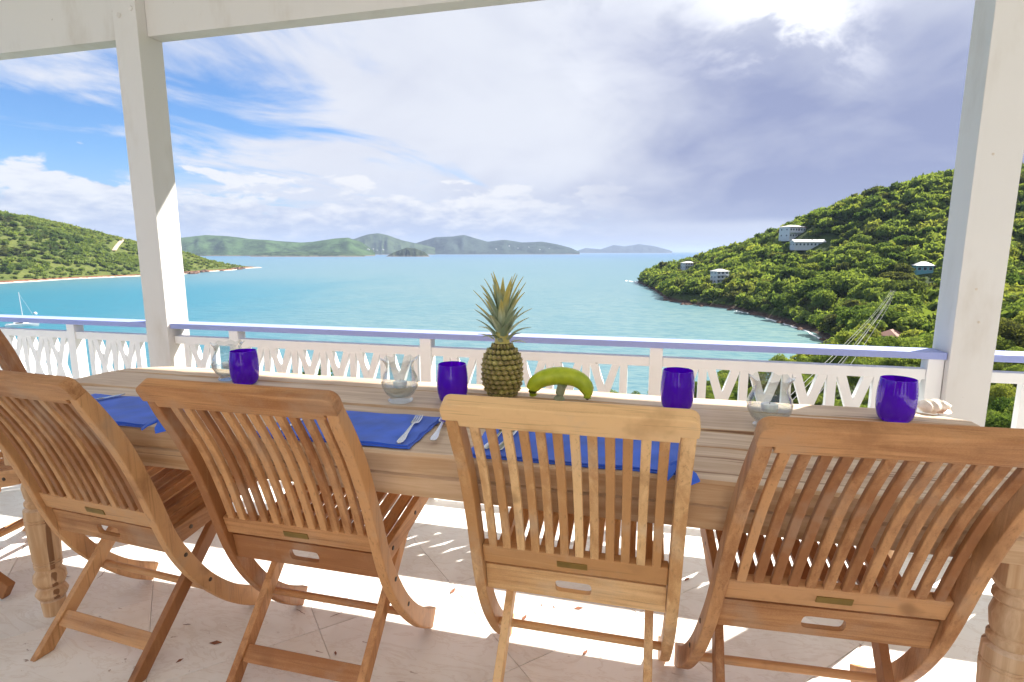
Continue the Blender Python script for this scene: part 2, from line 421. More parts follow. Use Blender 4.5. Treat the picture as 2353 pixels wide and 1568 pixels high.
def ctl(shore, rays, free):
    pts = []; zz = []
    for (a, b) in shore: q = on_z(a, b, SEA); pts.append(RD(q)); zz.append(SEA)
    for (a, b, d, off) in rays: q = at_d(a, b, d); pts.append(RD(q)); zz.append(q.z-off)
    for (r_, d_, z_) in free: pts.append((r_, d_)); zz.append(z_)
    return np.array(pts, float), np.array(zz, float)
def grid_mesh(name, m, r0, r1, d0, d1, n1, n2, fn):
    rs = np.linspace(r0, r1, n1); ds = np.linspace(d0, d1, n2); G = np.array([(a, b) for b in ds for a in rs]); Z = fn(G)
    X = RT.x*G[:, 0]+FH.x*G[:, 1]; Y = RT.y*G[:, 0]+FH.y*G[:, 1]
    me = bpy.data.meshes.new(name)
    fs = [(j*n1+i, j*n1+i+1, (j+1)*n1+i+1, (j+1)*n1+i) for j in range(n2-1) for i in range(n1-1) if max(Z[j*n1+i], Z[j*n1+i+1], Z[(j+1)*n1+i], Z[(j+1)*n1+i+1]) > SEA-8]
    me.from_pydata(np.c_[X, Y, Z].tolist(), [], fs); me.materials.append(m)
    for q in me.polygons: q.use_smooth = True
    return link(name, me)
def groundmat(name, g1, g2, rock, sand, rockh=3.5, sandh=.9, sc=1.0, haze=0.0):
    m, nt, p = mat(name); W_ = wpos(nt); x, y, z = sep(nt, W_)
    n = noise(nt, W_, .05*sc, 5, .6); n2 = noise(nt, W_, .3*sc, 4)
    c = mixc(nt, (n*.6+n2*.4).ss(.35, .65), g1, g2)
    rk = mixc(nt, n2.ss(.35, .65), rock, tuple(q*.45 for q in rock))
    hh = z - SEA - (n2-.5)*2.5
    c = mixc(nt, hh.ss(rockh+1.0, rockh-.5), c, rk)
    if sandh: c = mixc(nt, hh.ss(sandh+.3, sandh-.3), c, sand)
    pset(nt, p, Base_Color=c, Roughness=.95, Normal=bump(nt, n2, .6, 2.0)); p.inputs['Specular IOR Level'].default_value = .1
    return m
HILLM = groundmat('hill_ground', (.035, .055, .016), (.060, .080, .024), (.095, .060, .045), (.16, .12, .10), 1.8, .3)
P_, Z_ = ctl(
  [(1470, 646), (1540, 691), (1600, 701), (1700, 713), (1780, 735), (1850, 757), (1925, 797)],
  [(1520, 622, 690, 3), (1600, 600, 640, 5), (1680, 577, 570, 5), (1790, 540, 505, 5), (1900, 487, 475, 5), (2000, 457, 460, 5), (2100, 427, 450, 5), (2190, 407, 445, 5), (2353, 385, 440, 5), (2500, 370, 430, 5),
   (2100, 500, 392, 5), (1950, 560, 400, 5), (1850, 600, 395, 5), (1700, 625, 440, 5), (2100, 620, 300, 6), (1900, 680, 300, 5), (1750, 675, 355, 5), (2050, 720, 235, 6), (2300, 620, 270, 6), (2330, 740, 150, 6), (2300, 500, 350, 5),
   (2100, 800, 135, 6), (1960, 800, 190, 4), (1900, 840, 150, 4), (1790, 870, 125, 4), (2330, 850, 75, 5), (2120, 862, 85, 5), (2400, 950, 40, 3), (2500, 780, 90, 5)],
  [(0, 6, -7), (8, 8, -7), (-12, 6, -9), (22, 12, -9), (0, 30, -17), (-40, 30, -22), (12, 60, -26), (0, 112, SEA), (-60, 90, SEA-1), (-150, 50, SEA-1), (35, 128, SEA), (75, 150, SEA),
   (0, -25, 0), (60, -20, 6), (-60, -20, -10), (110, 20, 8), (240, 60, 12), (420, 200, 35), (620, 380, 70), (560, 640, 30), (420, 760, SEA), (260, 830, SEA-4), (205, 790, SEA-1),
   (60, 300, -55), (80, 420, -55), (110, 700, -60), (-50, 230, -58), (-220, 200, -60), (20, 200, -48), (160, 900, -70), (600, 900, -60), (90, 560, -58)])
HF = tps_fit(P_, Z_)
def hillz(Q):
    z = HF(Q); t_ = np.clip(z-SEA, 0, None); z = z + 3.4*(1-np.exp(-t_/.9))*np.exp(-t_/9); return z + (vnoise(Q, 38, 1)*5+vnoise(Q, 14, 2)*2)*np.clip((z-SEA)/8, 0, 1)*np.clip((np.hypot(Q[:, 0], Q[:, 1])-35)/60, 0, 1) - 12*np.clip(1-np.hypot(Q[:, 0]-0, Q[:, 1]-0)/14, 0, 1)
struct(grid_mesh('hillside', HILLM, -160, 640, -60, 860, 170, 190, hillz))
# left headland
HEADM = groundmat('headland_ground', (.060, .085, .020), (.120, .135, .035), (.26, .12, .075), (.62, .54, .42), 2.4, .9, .5)
HP, HZ = ctl(
  [(-250, 672), (-100, 660), (0, 652), (100, 646), (180, 641), (320, 635), (430, 630), (490, 624), (550, 618.5)],
  [(0, 487, 980, 3), (100, 509, 1000, 3), (180, 529, 1020, 3), (270, 550, 1050, 3), (330, 565, 1080, 3), (420, 583, 1120, 3), (480, 600, 1180, 2), (515, 610, 1220, 1), (-150, 465, 950, 3),
   (100, 570, 830, 2), (0, 560, 790, 2), (250, 595, 900, 2), (350, 610, 980, 2)],
  [(-1500, 900, 30), (-900, 1500, SEA-2), (-640, 1400, SEA-1), (-520, 1340, SEA-4), (-300, 1100, -60), (-350, 800, -60), (-500, 600, -60), (-800, 550, -55), (-1300, 1400, SEA), (-500, 1600, -70), (-1200, 560, SEA)])
HDF = tps_fit(HP, HZ)
def headz(Q):
    z = HDF(Q); return z + (vnoise(Q, 60, 5)*7+vnoise(Q, 22, 6)*3)*np.clip((z-SEA)/15, 0, 1)
struct(grid_mesh('headland', HEADM, -1300, -380, 560, 1420, 120, 110, headz))
# dirt road up the headland ridge
def drape(pts, w, fn, lift=.6):
    mb = MB(); L = []
    for i, p in enumerate(pts):
        a = pts[max(i-1, 0)]; b = pts[min(i+1, len(pts)-1)]; t = Vector((b[0]-a[0], b[1]-a[1])); t.normalize(); nrm = Vector((-t.y, t.x))*w/2
        row = [(p[0]+nrm.x, p[1]+nrm.y), (p[0]-nrm.x, p[1]-nrm.y)]
        zz = fn(np.array(row+[p]))
        L.append([rd(row[0][0], row[0][1], max(zz)+lift), rd(row[1][0], row[1][1], max(zz)+lift)])
    for i in range(len(L)-1): mb.add([L[i][0], L[i][1], L[i+1][1], L[i+1][0]], [(0, 1, 2, 3)])
    return mb
def surf_hit(px, py, fn, d0, d1, step=4):
    for d in np.arange(d0, d1, step):
        q = at_d(px, py, d)
        if fn(np.array([RD(q)]))[0] >= q.z: return RD(q)
    return None
DIRT = plain('pale_dirt', (.50, .40, .28), .95, sc=.4)
rp = [h for h in (surf_hit(a, b, headz, 700, 1150) for a, b in [(263, 580), (268, 573), (273, 566), (279, 559), (282, 553)]) if h]
if len(rp) > 2: struct(drape(rp, 7.0, headz, 1.6).build('dirt_road', DIRT))

# far islands
def island(name, sky_pts, base_y, dist, thick, col, seed=0, label=None):
    m, nt, p = mat(name+'_cover'); W_ = wpos(nt); x, y, z = sep(nt, W_)
    n = noise(nt, W_, .004, 6, .65); n2 = noise(nt, W_, .02, 4)
    c = mixc(nt, (n*.75+n2*.35).ss(.40, .66), tuple(q*.40 for q in col), tuple(q*1.15 for q in col))
    c = mixc(nt, (z-(n2-.5)*14.0).ss(SEA+9, SEA+3), c, (.17, .13, .10))
    pset(nt, p, Base_Color=c, Roughness=1.0, Normal=bump(nt, n2+n*2.0, .8, 12.0)); p.inputs['Specular IOR Level'].default_value = 0
    xs = np.linspace(sky_pts[0][0], sky_pts[-1][0], 110); ys = np.interp(xs, [q[0] for q in sky_pts], [q[1] for q in sky_pts])
    rng = np.random.default_rng(seed); N = 22; mb = MB(); rings = []
    hmax = max(1, max(at_d(p_[0], p_[1], dist).z-SEA for p_ in sky_pts))
    qs = np.linspace(-1, 1, N)
    for i, (a, b) in enumerate(zip(xs, ys)):
        top = at_d(a, b, dist); h = max(top.z-SEA, 0); r_, _ = RD(top); w = thick*(.35+.65*math.sqrt(h/hmax))
        U = np.c_[np.full(N, i*.16+seed*7.3+40), qs*1.6+40]
        sp = vnoise(U, 1.0, seed)*.9+vnoise(U*2.3, 1.0, seed+5)*.5+vnoise(U*5, 1.0, seed+9)*.2
        prof = 1-np.abs(qs)**1.3; prof = np.clip(prof*(1+sp*(1-prof)*1.1), 0, 1.0)
        rings.append([rd(r_*(1+q*w/dist), dist+q*w, SEA-1.0+(h+1)*pf) for q, pf in zip(qs, prof)])
    mb.loft(rings, close=False, caps=False)
    o = mb.build(name, m, smooth=True); struct(o, label); return o
island('island', [(300, 570), (330, 556), (372, 552), (420, 545), (470, 540), (520, 542), (575, 549), (620, 552), (690, 557), (720, 555), (770, 548), (800, 546), (830, 556), (850, 570), (862, 580)], 586, 5200, 520, (.062, .105, .040), 1)
island('island', [(575, 588), (600, 582), (640, 578), (690, 579), (740, 577), (790, 580), (838, 586)], 588, 4300, 160, (.055, .085, .036), 2)
island('island', [(745, 578), (800, 553), (840, 540), (866, 535), (890, 540), (925, 552), (960, 560), (1000, 569)], 580, 7600, 700, (.060, .085, .042), 3)
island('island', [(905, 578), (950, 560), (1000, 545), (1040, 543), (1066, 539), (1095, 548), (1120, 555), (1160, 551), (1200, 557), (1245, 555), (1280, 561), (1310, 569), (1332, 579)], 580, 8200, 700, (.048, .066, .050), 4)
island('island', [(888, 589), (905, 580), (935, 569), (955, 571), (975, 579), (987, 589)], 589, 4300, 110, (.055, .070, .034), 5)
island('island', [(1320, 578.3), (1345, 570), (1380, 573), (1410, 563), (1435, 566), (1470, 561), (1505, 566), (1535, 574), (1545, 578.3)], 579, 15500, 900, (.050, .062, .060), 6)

# ================================================================== vegetation
def crown_mesh(seed, nleaf, size, lobes=9, flat=.75, R0=1.0):
    """leaf faces on the lumps of a crown of radius about 1, centre at z = .75"""
    g = np.random.default_rng(seed)
    cs = [(0, 0, .25, .62)]
    for i in range(lobes):
        a = g.random()*6.283; e = g.random()*1.5-.25; q = .48+.28*g.random()
        cs.append((math.cos(a)*math.cos(e)*q, math.sin(a)*math.cos(e)*q, math.sin(e)*q*flat+.25, .26+.24*g.random()))
    cs = np.array(cs); wts = cs[:, 3]**2; wts /= wts.sum()
    k = g.choice(len(cs), nleaf, p=wts); d = g.normal(size=(nleaf, 3)); d /= np.linalg.norm(d, axis=1)[:, None]
    d[:, 2] = np.where(g.random(nleaf) < .55, np.abs(d[:, 2]), d[:, 2])
    rr_ = cs[k, 3]*(.72+.36*g.random(nleaf)**.6)
    c = cs[k, :3]+d*rr_[:, None]*np.array([1, 1, flat]); c[:, 2] += .5
    nrm = d*.8+g.normal(size=(nleaf, 3))*.55; nrm /= np.linalg.norm(nrm, axis=1)[:, None]
    t = np.cross(nrm, g.normal(size=(nleaf, 3))); t /= np.linalg.norm(t, axis=1)[:, None]; b = np.cross(nrm, t)
    s = size*(.6+.8*g.random(nleaf)); l = s*(1.0+.5*g.random(nleaf))
    q = np.stack([c+t*l[:, None], c+b*s[:, None]*.62, c-t*l[:, None], c-b*s[:, None]*.62], 1)
    return q*R0          # (n,4,3)
def quads_mesh(name, Q, m, tint=None):
    n = len(Q); me = bpy.data.meshes.new(name)
    me.vertices.add(n*4); me.loops.add(n*4); me.polygons.add(n)
    me.vertices.foreach_set('co', Q.reshape(-1).astype(np.float32)); me.loops.foreach_set('vertex_index', np.arange(n*4, dtype=np.int32))
    me.polygons.foreach_set('loop_start', np.arange(0, n*4, 4, dtype=np.int32)); me.polygons.foreach_set('loop_total', np.full(n, 4, np.int32))
    me.materials.append(m)
    if tint is not None:
        at = me.attributes.new('tint', 'FLOAT', 'FACE'); at.data.foreach_set('value', tint.astype(np.float32))
    me.update(); me.validate(); return me
KINDS = [('broad_tree', 'broad rounded tree in the wood that covers the hill with the houses', .78, 10), ('bushy_tree', 'low bushy spreading tree in the wood that covers the hill with the houses', .52, 12), ('tall_tree', 'taller narrow crowned tree in the wood that covers the hill with the houses', 1.05, 8)]
PROTO = []
for k, (nm, lb, fl, lob) in enumerate(KINDS):
    for s_ in range(3):
        cm = quads_mesh('crown', crown_mesh(100+k*10+s_, 1500, .085, lob, fl), LEAF)
        mb = MB(); mb.tube([(0, 0, -.5), (.02, .01, 0), (-.02, .02, .3), (0, 0, .62)], [.06, .05, .04, .02], 6)
        for q in range(4):
            a = q*1.57+s_; mb.tube([(0, 0, .05+.08*q), (.2*math.cos(a), .2*math.sin(a), .3+.06*q), (.45*math.cos(a), .45*math.sin(a), .5+.1*q)], [.032, .022, .008], 5)
        PROTO.append((k, cm, mb.mesh('trunk', BARK, True), quads_mesh('crown', crown_mesh(150+k*10+s_, 5200, .042, lob+5, fl), LEAF)))
# scatter over the hill
N = 24000
cand = np.c_[RNG.uniform(-70, 520, N), RNG.uniform(22, 800, N)]
near = np.c_[RNG.uniform(0, 190, 1500), RNG.uniform(22, 260, 1500)]
cand = np.r_[cand, near]; zc = hillz(cand)
HOUSES = [  # px x, px y base, guess distance range, width, depth, height, yaw, kind
  dict(px=1819, py=549, w=17, dp=11, h=9.5, rz=R(20), lab='two storey white house with red trim at the crest of the wooded hill', storeys=2),
  dict(px=1858, py=573, w=25, dp=9, h=4.2, rz=R(-4), lab='long low white house with a row of small windows on the wooded hill', storeys=1),
  dict(px=1652, py=652, w=10, dp=9, h=9.5, rz=R(12), lab='tall narrow white house standing among trees near the rocky point', storeys=3),
  dict(px=1580, py=618, w=12, dp=9, h=6.5, rz=R(15), lab='small grey white house at the tip of the wooded point', storeys=2),
  dict(px=2119, py=627, w=8, dp=6, h=4.0, rz=R(-15), lab='small turquoise house with a pale roof in the green valley', storeys=1, col=(.22, .50, .55)),
  dict(px=2045, py=793, w=7, dp=6, h=3.2, rz=R(35), lab='little hut with a reddish roof beside the power lines', storeys=1, col=(.55, .5, .48), roof=(.30, .15, .11))]
for hsp in HOUSES:
    hit = surf_hit(hsp['px'], hsp['py'], hillz, 90, 760, 3) or RD(at_d(hsp['px'], hsp['py'], 400)); hsp['rd'] = hit
ok = (zc > SEA+1.0)
trees = []
occ = []
for (r_, d_), z in zip(cand[ok], zc[ok]):
    if d_ < 20 or abs(math.atan2(r_, d_)) > R(53): continue
    if r_ < 30 and d_ < 45 and r_ < 14: continue
    rad = (2.3+6.0*random.random()**2.2)*(1.0 if d_ > 190 else .72 if d_ > 100 else .5)*min(1.0, .62+(z-SEA)/22)
    if r_ < 85 and d_ < 170: rad *= .72
    bad = False
    for hsp in HOUSES:
        hr, hd = hsp['rd']
        dr, dd_ = r_-hr, d_-hd
        if abs(dr) < hsp['w']*.6+rad*.75 and -hsp['dp']*.75-rad*1.9 < dd_ < hsp['dp']*.6+rad*.5: bad = True
        # keep the view to the house front open
        if -60 < dd_ <= -hsp['dp']*.5 and abs(r_ - hr*d_/hd) < hsp['w']*.5+rad*.8 and z+rad*2.1 > CAMH+(hillz(np.array([hsp['rd']]))[0]+hsp['h']*.35-CAMH)*d_/hd: bad = True
    if bad: continue
    trees.append((r_, d_, z, rad))
# thin out: keep a tree if no bigger neighbour is too close
trees.sort(key=lambda t: -t[3]); cell = {}; kept = []
for t in trees:
    key = (int(t[0]//6), int(t[1]//6)); c0 = True
    for a in (-1, 0, 1):
        for b in (-1, 0, 1):
            for u in cell.get((key[0]+a, key[1]+b), ()):
                if (u[0]-t[0])**2+(u[1]-t[1])**2 < (.34*(u[3]+t[3]))**2: c0 = False
    if c0: cell.setdefault(key, []).append(t); kept.append(t)
def vis_size(t):
    P = rd(t[0], t[1], t[2]+t[3]*1.2); x, y, z = proj(P)
    if z < 5 or x < -60 or x > 2420: return 0
    ytop = proj(rd(t[0], t[1], t[2]+t[3]*1.5))[1]
    if ytop > 905+.05*(x-1176): return 0
    if 2110 < x < 2270: return t[3]/z*.4
    return t[3]/z
kept.sort(key=lambda t: -vis_size(t))
solo = kept[:300]; rest = kept[300:]
for i, (r_, d_, z, rad) in enumerate(solo):
    k, cm, tm, cfine = PROTO[random.randrange(len(PROTO))]
    if d_ < 130: cm = cfine
    nm, lb, fl, lob = KINDS[k]
    o = bpy.data.objects.new(nm, None); COL.objects.link(o); o.location = rd(r_, d_, z-.1*rad); o.rotation_euler = (0, 0, random.random()*6.28)
    sc = rad*(1, 1.05, .82)[k]*(1.25 if 120 < d_ < 320 else 1.0); o.scale = (sc, sc, sc*random.uniform(.85, 1.15)); o.empty_display_size = .2
    tag(o, lb, 'tree', nm.replace('_', ' ')+'s in the wood on the hill with the houses')
    link('crown', cm, o); link('trunk', tm, o)
LOW = [crown_mesh(300+s_, 170, .22, 9, .7) for s_ in range(6)]
QS = []; TS = []
for (r_, d_, z, rad) in rest:
    q = LOW[random.randrange(6)]; a = random.random()*6.28; ca_, sa_ = math.cos(a), math.sin(a)
    M3 = np.array([[ca_, -sa_, 0], [sa_, ca_, 0], [0, 0, random.uniform(.85, 1.15)]])*rad
    P = rd(r_, d_, z-.25*rad); QS.append(q@M3.T+np.array(P)); TS.append(np.full(len(q), random.random()))
o = link('distant_wood', quads_mesh('distant_wood', np.concatenate(QS), LEAFS, np.concatenate(TS))); o['kind'] = 'stuff'; o['label'] = 'dense mixed wood covering the hill behind the nearer trees'; o['category'] = 'wood'
# scrub on the headland
N = 12000; hc = np.c_[RNG.uniform(-1250, -400, N), RNG.uniform(600, 1300, N)]; hz = headz(hc)
QS = []; TS = []; tiny = [crown_mesh(400+s_, 55, .40, 6, .6) for s_ in range(5)]
dens = vnoise(hc, 70, 9)+vnoise(hc, 200, 10)
for (r_, d_), z, dn in zip(hc, hz, dens):
    if z < SEA+2.5 or math.atan2(r_, d_) < -R(52): continue
    if random.random() > 1.0+dn*.6: continue
    if rp and min((r_-a)**2+(d_-b)**2 for a, b in rp) < 210: continue
    rad = random.uniform(2.2, 5.8)*(1 if d_ < 1050 else .7)*min(1, .4+(z-SEA)/25)
    q = tiny[random.randrange(5)]; a = random.random()*6.28; ca_, sa_ = math.cos(a), math.sin(a)
    M3 = np.array([[ca_, -sa_, 0], [sa_, ca_, 0], [0, 0, 1]])*rad
    QS.append(q@M3.T+np.array(rd(r_, d_, z-.3*rad))); TS.append(np.full(len(q), min(.97, max(.05, .42+dn*.7+random.random()*.45))))
o = link('headland_scrub', quads_mesh('headland_scrub', np.concatenate(QS), LEAFS, np.concatenate(TS))); o['kind'] = 'stuff'; o['label'] = 'green and olive scrub covering the headland across the bay'; o['category'] = 'scrub'
# shrubs just below the terrace, seen through the railing
def shrub(loc, rad, label, seed):
    o = thing('shrub', label, 'shrub', loc)
    link('foliage', quads_mesh('foliage', crown_mesh(seed, 1600, .05, 12, .9, rad), LEAF), o)
    mb = MB(); mb.tube([(0, 0, -.9*rad), (.05, 0, 0), (0, .05, .6*rad)], [.05*rad, .04*rad, .02*rad], 6)
    for q in range(4): mb.tube([(0, 0, -.2*rad), (.4*rad*math.cos(q*1.6), .4*rad*math.sin(q*1.6), .5*rad)], [.03*rad, .01*rad], 5)
    mb.build('stem', BARK, o, True); return o
P = at_d(694, 850, 9.0); shrub((P.x, P.y, P.z-.95), .62, 'small yellow green shrub peeking up behind the railing between the table lamps', 501)
P = at_d(735, 880, 10.0); shrub((P.x, P.y, P.z-1.05), .65, 'lower green shrub beside the yellow green one behind the railing', 502)

# ---- rocks at the points
ROCK = plain('red_brown_rock', (.125, .070, .050), .95, var=.45, sc=.35, bmp=.8)
def rocks(name, label, pts, rmin, rmax, n, seed):
    g = random.Random(seed); mb = MB()
    for i in range(n):
        a, b = g.choice(pts); q = on_z(a+g.uniform(-14, 14), b+g.uniform(-1.5, 1.2), SEA); rr_ = g.uniform(rmin, rmax)
        vs = []; M_ = Matrix.Rotation(g.random()*6, 3, 'Z')
        for z, w in ((-.3, 1.0), (.25, .95), (.7, .55), (.95, .12)):
            vs.append([q+M_ @ Vector((rr_*w*math.cos(j*1.047)*g.uniform(.75, 1.25), rr_*w*math.sin(j*1.047)*g.uniform(.75, 1.25), rr_*z*g.uniform(.6, .9))) for j in range(6)])
        mb.loft(vs)
    o = mb.build(name, ROCK); o['kind'] = 'stuff'; o['label'] = label; o['category'] = 'rocks'; return o
rocks('shore_rocks', 'dark rocks along the waterline of the wooded hill', [(1480, 646), (1500, 655), (1520, 668), (1540, 691), (1555, 693), (1580, 700), (1620, 704), (1680, 712), (1740, 724), (1800, 742), (1850, 758), (1900, 782)], .6, 1.7, 150, 3)
rocks('headland_rocks', 'reddish rocks at the tip of the headland', [(440, 629), (470, 626), (500, 622), (520, 620), (540, 619), (550, 618.5)], 2, 6, 60, 4)
FOAM = plain('sea_foam', (.78, .80, .80), .8, var=.1, sc=1)
def foam(pts, wd, seed):
    g = random.Random(seed); mb = MB(); L = []
    for i, (a, b) in enumerate(pts):
        q = on_z(a, b, SEA); w = wd*g.uniform(.3, 1.0)
        L.append([Vector((q.x, q.y, SEA+.06)), Vector((q.x, q.y, SEA+.06))-FH*w-RT*w*.7])
    for i in range(len(L)-1): mb.add([L[i][0], L[i+1][0], L[i+1][1], L[i][1]], [(0, 1, 2, 3)])
    return mb
def dens_line(pts, n, jit, seed):
    g = random.Random(seed); xs = np.linspace(pts[0][0], pts[-1][0], n); ys = np.interp(xs, [q[0] for q in pts], [q[1] for q in pts]); return [(a, b+g.uniform(-jit, jit)) for a, b in zip(xs, ys)]
mb = MB()
for seg_, s_ in (([(1440, 645), (1500, 653)], 1), ([(1690, 714), (1720, 720)], 2), ([(1760, 731), (1850, 758), (1922, 798)], 3), ([(505, 621.5), (552, 618.8)], 4)):
    f_ = foam(dens_line(seg_, 26, .7, s_), 4.0 if s_ > 1 else 7, s_); mb.add(f_.v, f_.f)
o = mb.build('surf', FOAM); o['kind'] = 'stuff'; o['label'] = 'thin broken line of white surf along the shore'; o['category'] = 'surf'

# ================================================================== houses
HW = plain('white_house_wall', (.60, .61, .63), .8, var=.06, sc=1); PANE = plain('dark_window_pane', (.05, .07, .10), .15, var=.1)
ROOFW = plain('pale_metal_roof', (.62, .60, .58), .5, var=.08, sc=.6); RED = plain('red_shutter', (.36, .07, .05), .7); FRAMEW = plain('window_frame', (.82, .82, .82), .6)
def house(spec):
    r_, d_ = spec['rd']; z = float(hillz(np.array([[r_, d_]]))[0])
    t = thing('hill_house', spec['lab'], 'house', rd(r_, d_, z), YAW+spec['rz'])
    w, dp, h = spec['w']/2, spec['dp']/2, spec['h']; wm = HW
    if 'col' in spec: wm = plain('house_wall_paint', spec['col'], .8, var=.06, sc=1)
    MB().box((-w, -dp, -2.2), (w, dp, h)).build('wall', wm, t)
    rm = ROOFW if 'roof' not in spec else plain('rust_roof', spec['roof'], .8)
    e = .7; rh = 1.6 if spec['storeys'] > 1 else 1.9
    if spec['storeys'] == 1 and spec['w'] > 20:
        mb = MB().add([(-w-e, -dp-e, h-.1), (w+e, -dp-e, h-.1), (w+e, dp+e, h-.1), (-w-e, dp+e, h-.1), (-w-e, 0, h+rh), (w+e, 0, h+rh)], [(0, 1, 5, 4), (2, 3, 4, 5), (1, 2, 5), (3, 0, 4), (3, 2, 1, 0)])
    else:
        mb = MB().add([(-w-e, -dp-e, h-.1), (w+e, -dp-e, h-.1), (w+e, dp+e, h-.1), (-w-e, dp+e, h-.1), (-w*.35, 0, h+rh), (w*.35, 0, h+rh)], [(0, 1, 5, 4), (2, 3, 4, 5), (1, 2, 5), (3, 0, 4), (3, 2, 1, 0)])
    rf = mb.build('roof', rm, t)
    MB().box((-w-e-.02, -dp-e-.1, h-.35), (w+e+.02, -dp-e+.02, h-.05)).build('fascia', RED if spec['storeys'] == 2 else rm, rf)
    nw = max(2, int(spec['w']/2.6)); fh = h/spec['storeys']
    for s_ in range(spec['storeys']):
        for i in range(nw):
            cx = -w+(i+.5)*2*w/nw; z0 = s_*fh+fh*.36; hw = .6 if spec['w'] > 20 else .72
            f_ = MB().box((cx-hw-.12, -dp-.10, z0-.12), (cx+hw+.12, -dp+.02, z0+1.57)).build('window', RED if (i == nw//2 and spec['storeys'] == 2) else FRAMEW, t)
            MB().box((cx-hw, -dp-.13, z0), (cx+hw, -dp-.09, z0+1.45)).build('pane', PANE, f_)
        for i in range(2):
            cy = -dp+(i+.5)*dp; z0 = s_*fh+fh*.38
            for sx in (-1, 1):
                f_ = MB().box((sx*w-.08, cy-.7, z0-.12), (sx*w+.08, cy+.7, z0+1.32)).build('window', FRAMEW, t)
                MB().box((sx*(w+.1)-.03, cy-.58, z0), (sx*(w+.1)+.03, cy+.58, z0+1.2)).build('pane', PANE, f_)
        if spec['storeys'] > 1 and s_:
            b_ = MB().box((-w, -dp-1.6, s_*fh-.2), (w, -dp-.01, s_*fh)).build('balcony', wm, t)
            mb = MB()
            for i in range(13): mb.box((-w+i*2*w/12-.04, -dp-1.58, s_*fh), (-w+i*2*w/12+.04, -dp-1.5, s_*fh+.9))
            mb.box((-w-.05, -dp-1.62, s_*fh+.9), (w+.05, -dp-1.46, s_*fh+1.0)); mb.build('balustrade', FRAMEW, b_)
    return t
for hsp in HOUSES: house(hsp)
# tiny houses on the far shore
from mathutils.bvhtree import BVHTree
BVS = [BVHTree.FromPolygons([v.co for v in o.data.vertices], [tuple(p.vertices) for p in o.data.polygons]) for o in bpy.data.objects if o.name.startswith('island')]
for i, (a, b, d) in enumerate([(846, 574, 7150), (858, 573, 7150), (867, 576, 7140), (880, 574, 7150), (1170, 566, 7600), (1190, 571, 7580), (1215, 569, 7600), (1240, 574, 7560), (1262, 572, 7560), (1140, 573, 7550)]):
    q = None
    for bv in BVS:
        h_ = bv.ray_cast(CO, ray(a, b).normalized())
        if h_[0] is not None and (q is None or (h_[0]-CO).length < (q-CO).length): q = h_[0]
    if q is None: continue
    t = thing('shore_house', 'tiny white house among trees on the blue green island across the water', 'house', q, YAW+i, 'tiny white houses on the far islands')
    MB().box((-10, -7, -8), (10, 7, 5)).build('wall', HW, t)
    MB().add([(-11, -8, 5), (11, -8, 5), (11, 8, 5), (-11, 8, 5), (-4, 0, 8), (4, 0, 8)], [(0, 1, 5, 4), (2, 3, 4, 5), (1, 2, 5), (3, 0, 4), (3, 2, 1, 0)]).build('roof', ROOFW, t)

# ================================================================== power lines
POLE = plain('weathered_pole', (.14, .115, .09), .9); WIRE = plain('wire', (.20, .20, .20), .6)
poles = []
for (a, b, d, hh, lab) in [(1893, 838, 135, 8.5, 'dark power pole standing at the shore below the railing'), (2052, 690, 255, 10, 'grey power pole among trees where the wires start up the valley'), (1985, 800, 150, 8.5, 'power pole in the bushes below the wires'), (1905, 575, 520, 11, 'thin pole on the crest of the wooded hill'), (1602, 607, 640, 12, 'lone thin pole rising above the small house on the point')]:
    q = at_d(a, b, d); z = float(hillz(np.array([RD(q)]))[0]); top = q.z+hh*.55
    base = Vector((q.x, q.y, z-.3)); t = thing('power_pole', lab, 'power pole', base, YAW)
    H_ = max(hh, top-base.z)
    MB().tube([(0, 0, 0), (0, 0, H_)], [.16, .11], 8).build('pole', POLE, t)
    c_ = MB().box((-1.1, -.06, H_-.55), (1.1, .06, H_-.42)).build('crossarm', POLE, t)
    for sx in (-1, -.35, .35, 1): MB().lathe([(H_-.42, .05), (H_-.36, .07), (H_-.28, .04)], 8, (sx, 0)).build('insulator', WIRE, c_)
    poles.append((base, H_))
def wire(a, b, sag, label, rad=.022):
    pts = [a.lerp(b, u)-Vector((0, 0, sag*4*u*(1-u))) for u in np.linspace(0, 1, 14)]
    o = MB().tube(pts, rad, 5).build('power_line', WIRE); tag(o, label, 'wire', 'power lines across the valley'); return o
A = poles[1]; 
for i, (sx, ex, ey) in enumerate([(-1, 1925, 772), (-.35, 1921, 786), (.35, 1928, 800), (1, 1924, 815), (-.6, 1916, 830), (.6, 1932, 838)]):
    st = A[0]+Vector((0, 0, A[1]-.3-(i > 3)*2.0))+RT*sx; en = at_d(ex, ey, 70)
    wire(st, en+(en-st)*.45, 2.5, 'thin pale power line sagging across the green valley')

# ================================================================== boat and buoy
GEL = plain('white_gelcoat', (.80, .80, .78), .3, var=.05); DARKGL = plain('dark_cabin_glass', (.06, .07, .08), .2); ALU = plain('aluminium_mast', (.72, .73, .75), .35, .4)
CANV = plain('grey_canvas', (.55, .56, .62), .8)
bq = on_z(52, 750, SEA)
boat = thing('catamaran', 'white sailing catamaran with bare mast anchored in the turquoise water', 'boat', (bq.x, bq.y, SEA), YAW+R(38))
for sy in (-2.6, 2.6):
    rg = []
    for u in np.linspace(0, 1, 9):
        X = -6.5+13*u; w = .95*math.sin(math.pi*min(1, .28+u*.72))**.6*(1 if u < .7 else 1-(u-.7)/.3*.96); zt = 1.35+.35*u
        rg.append([(X, sy-w, zt), (X, sy-w*.8, .1), (X, sy, -.5), (X, sy+w*.8, .1), (X, sy+w, zt)])
    MB().loft(rg).build('hull', GEL, boat, True)
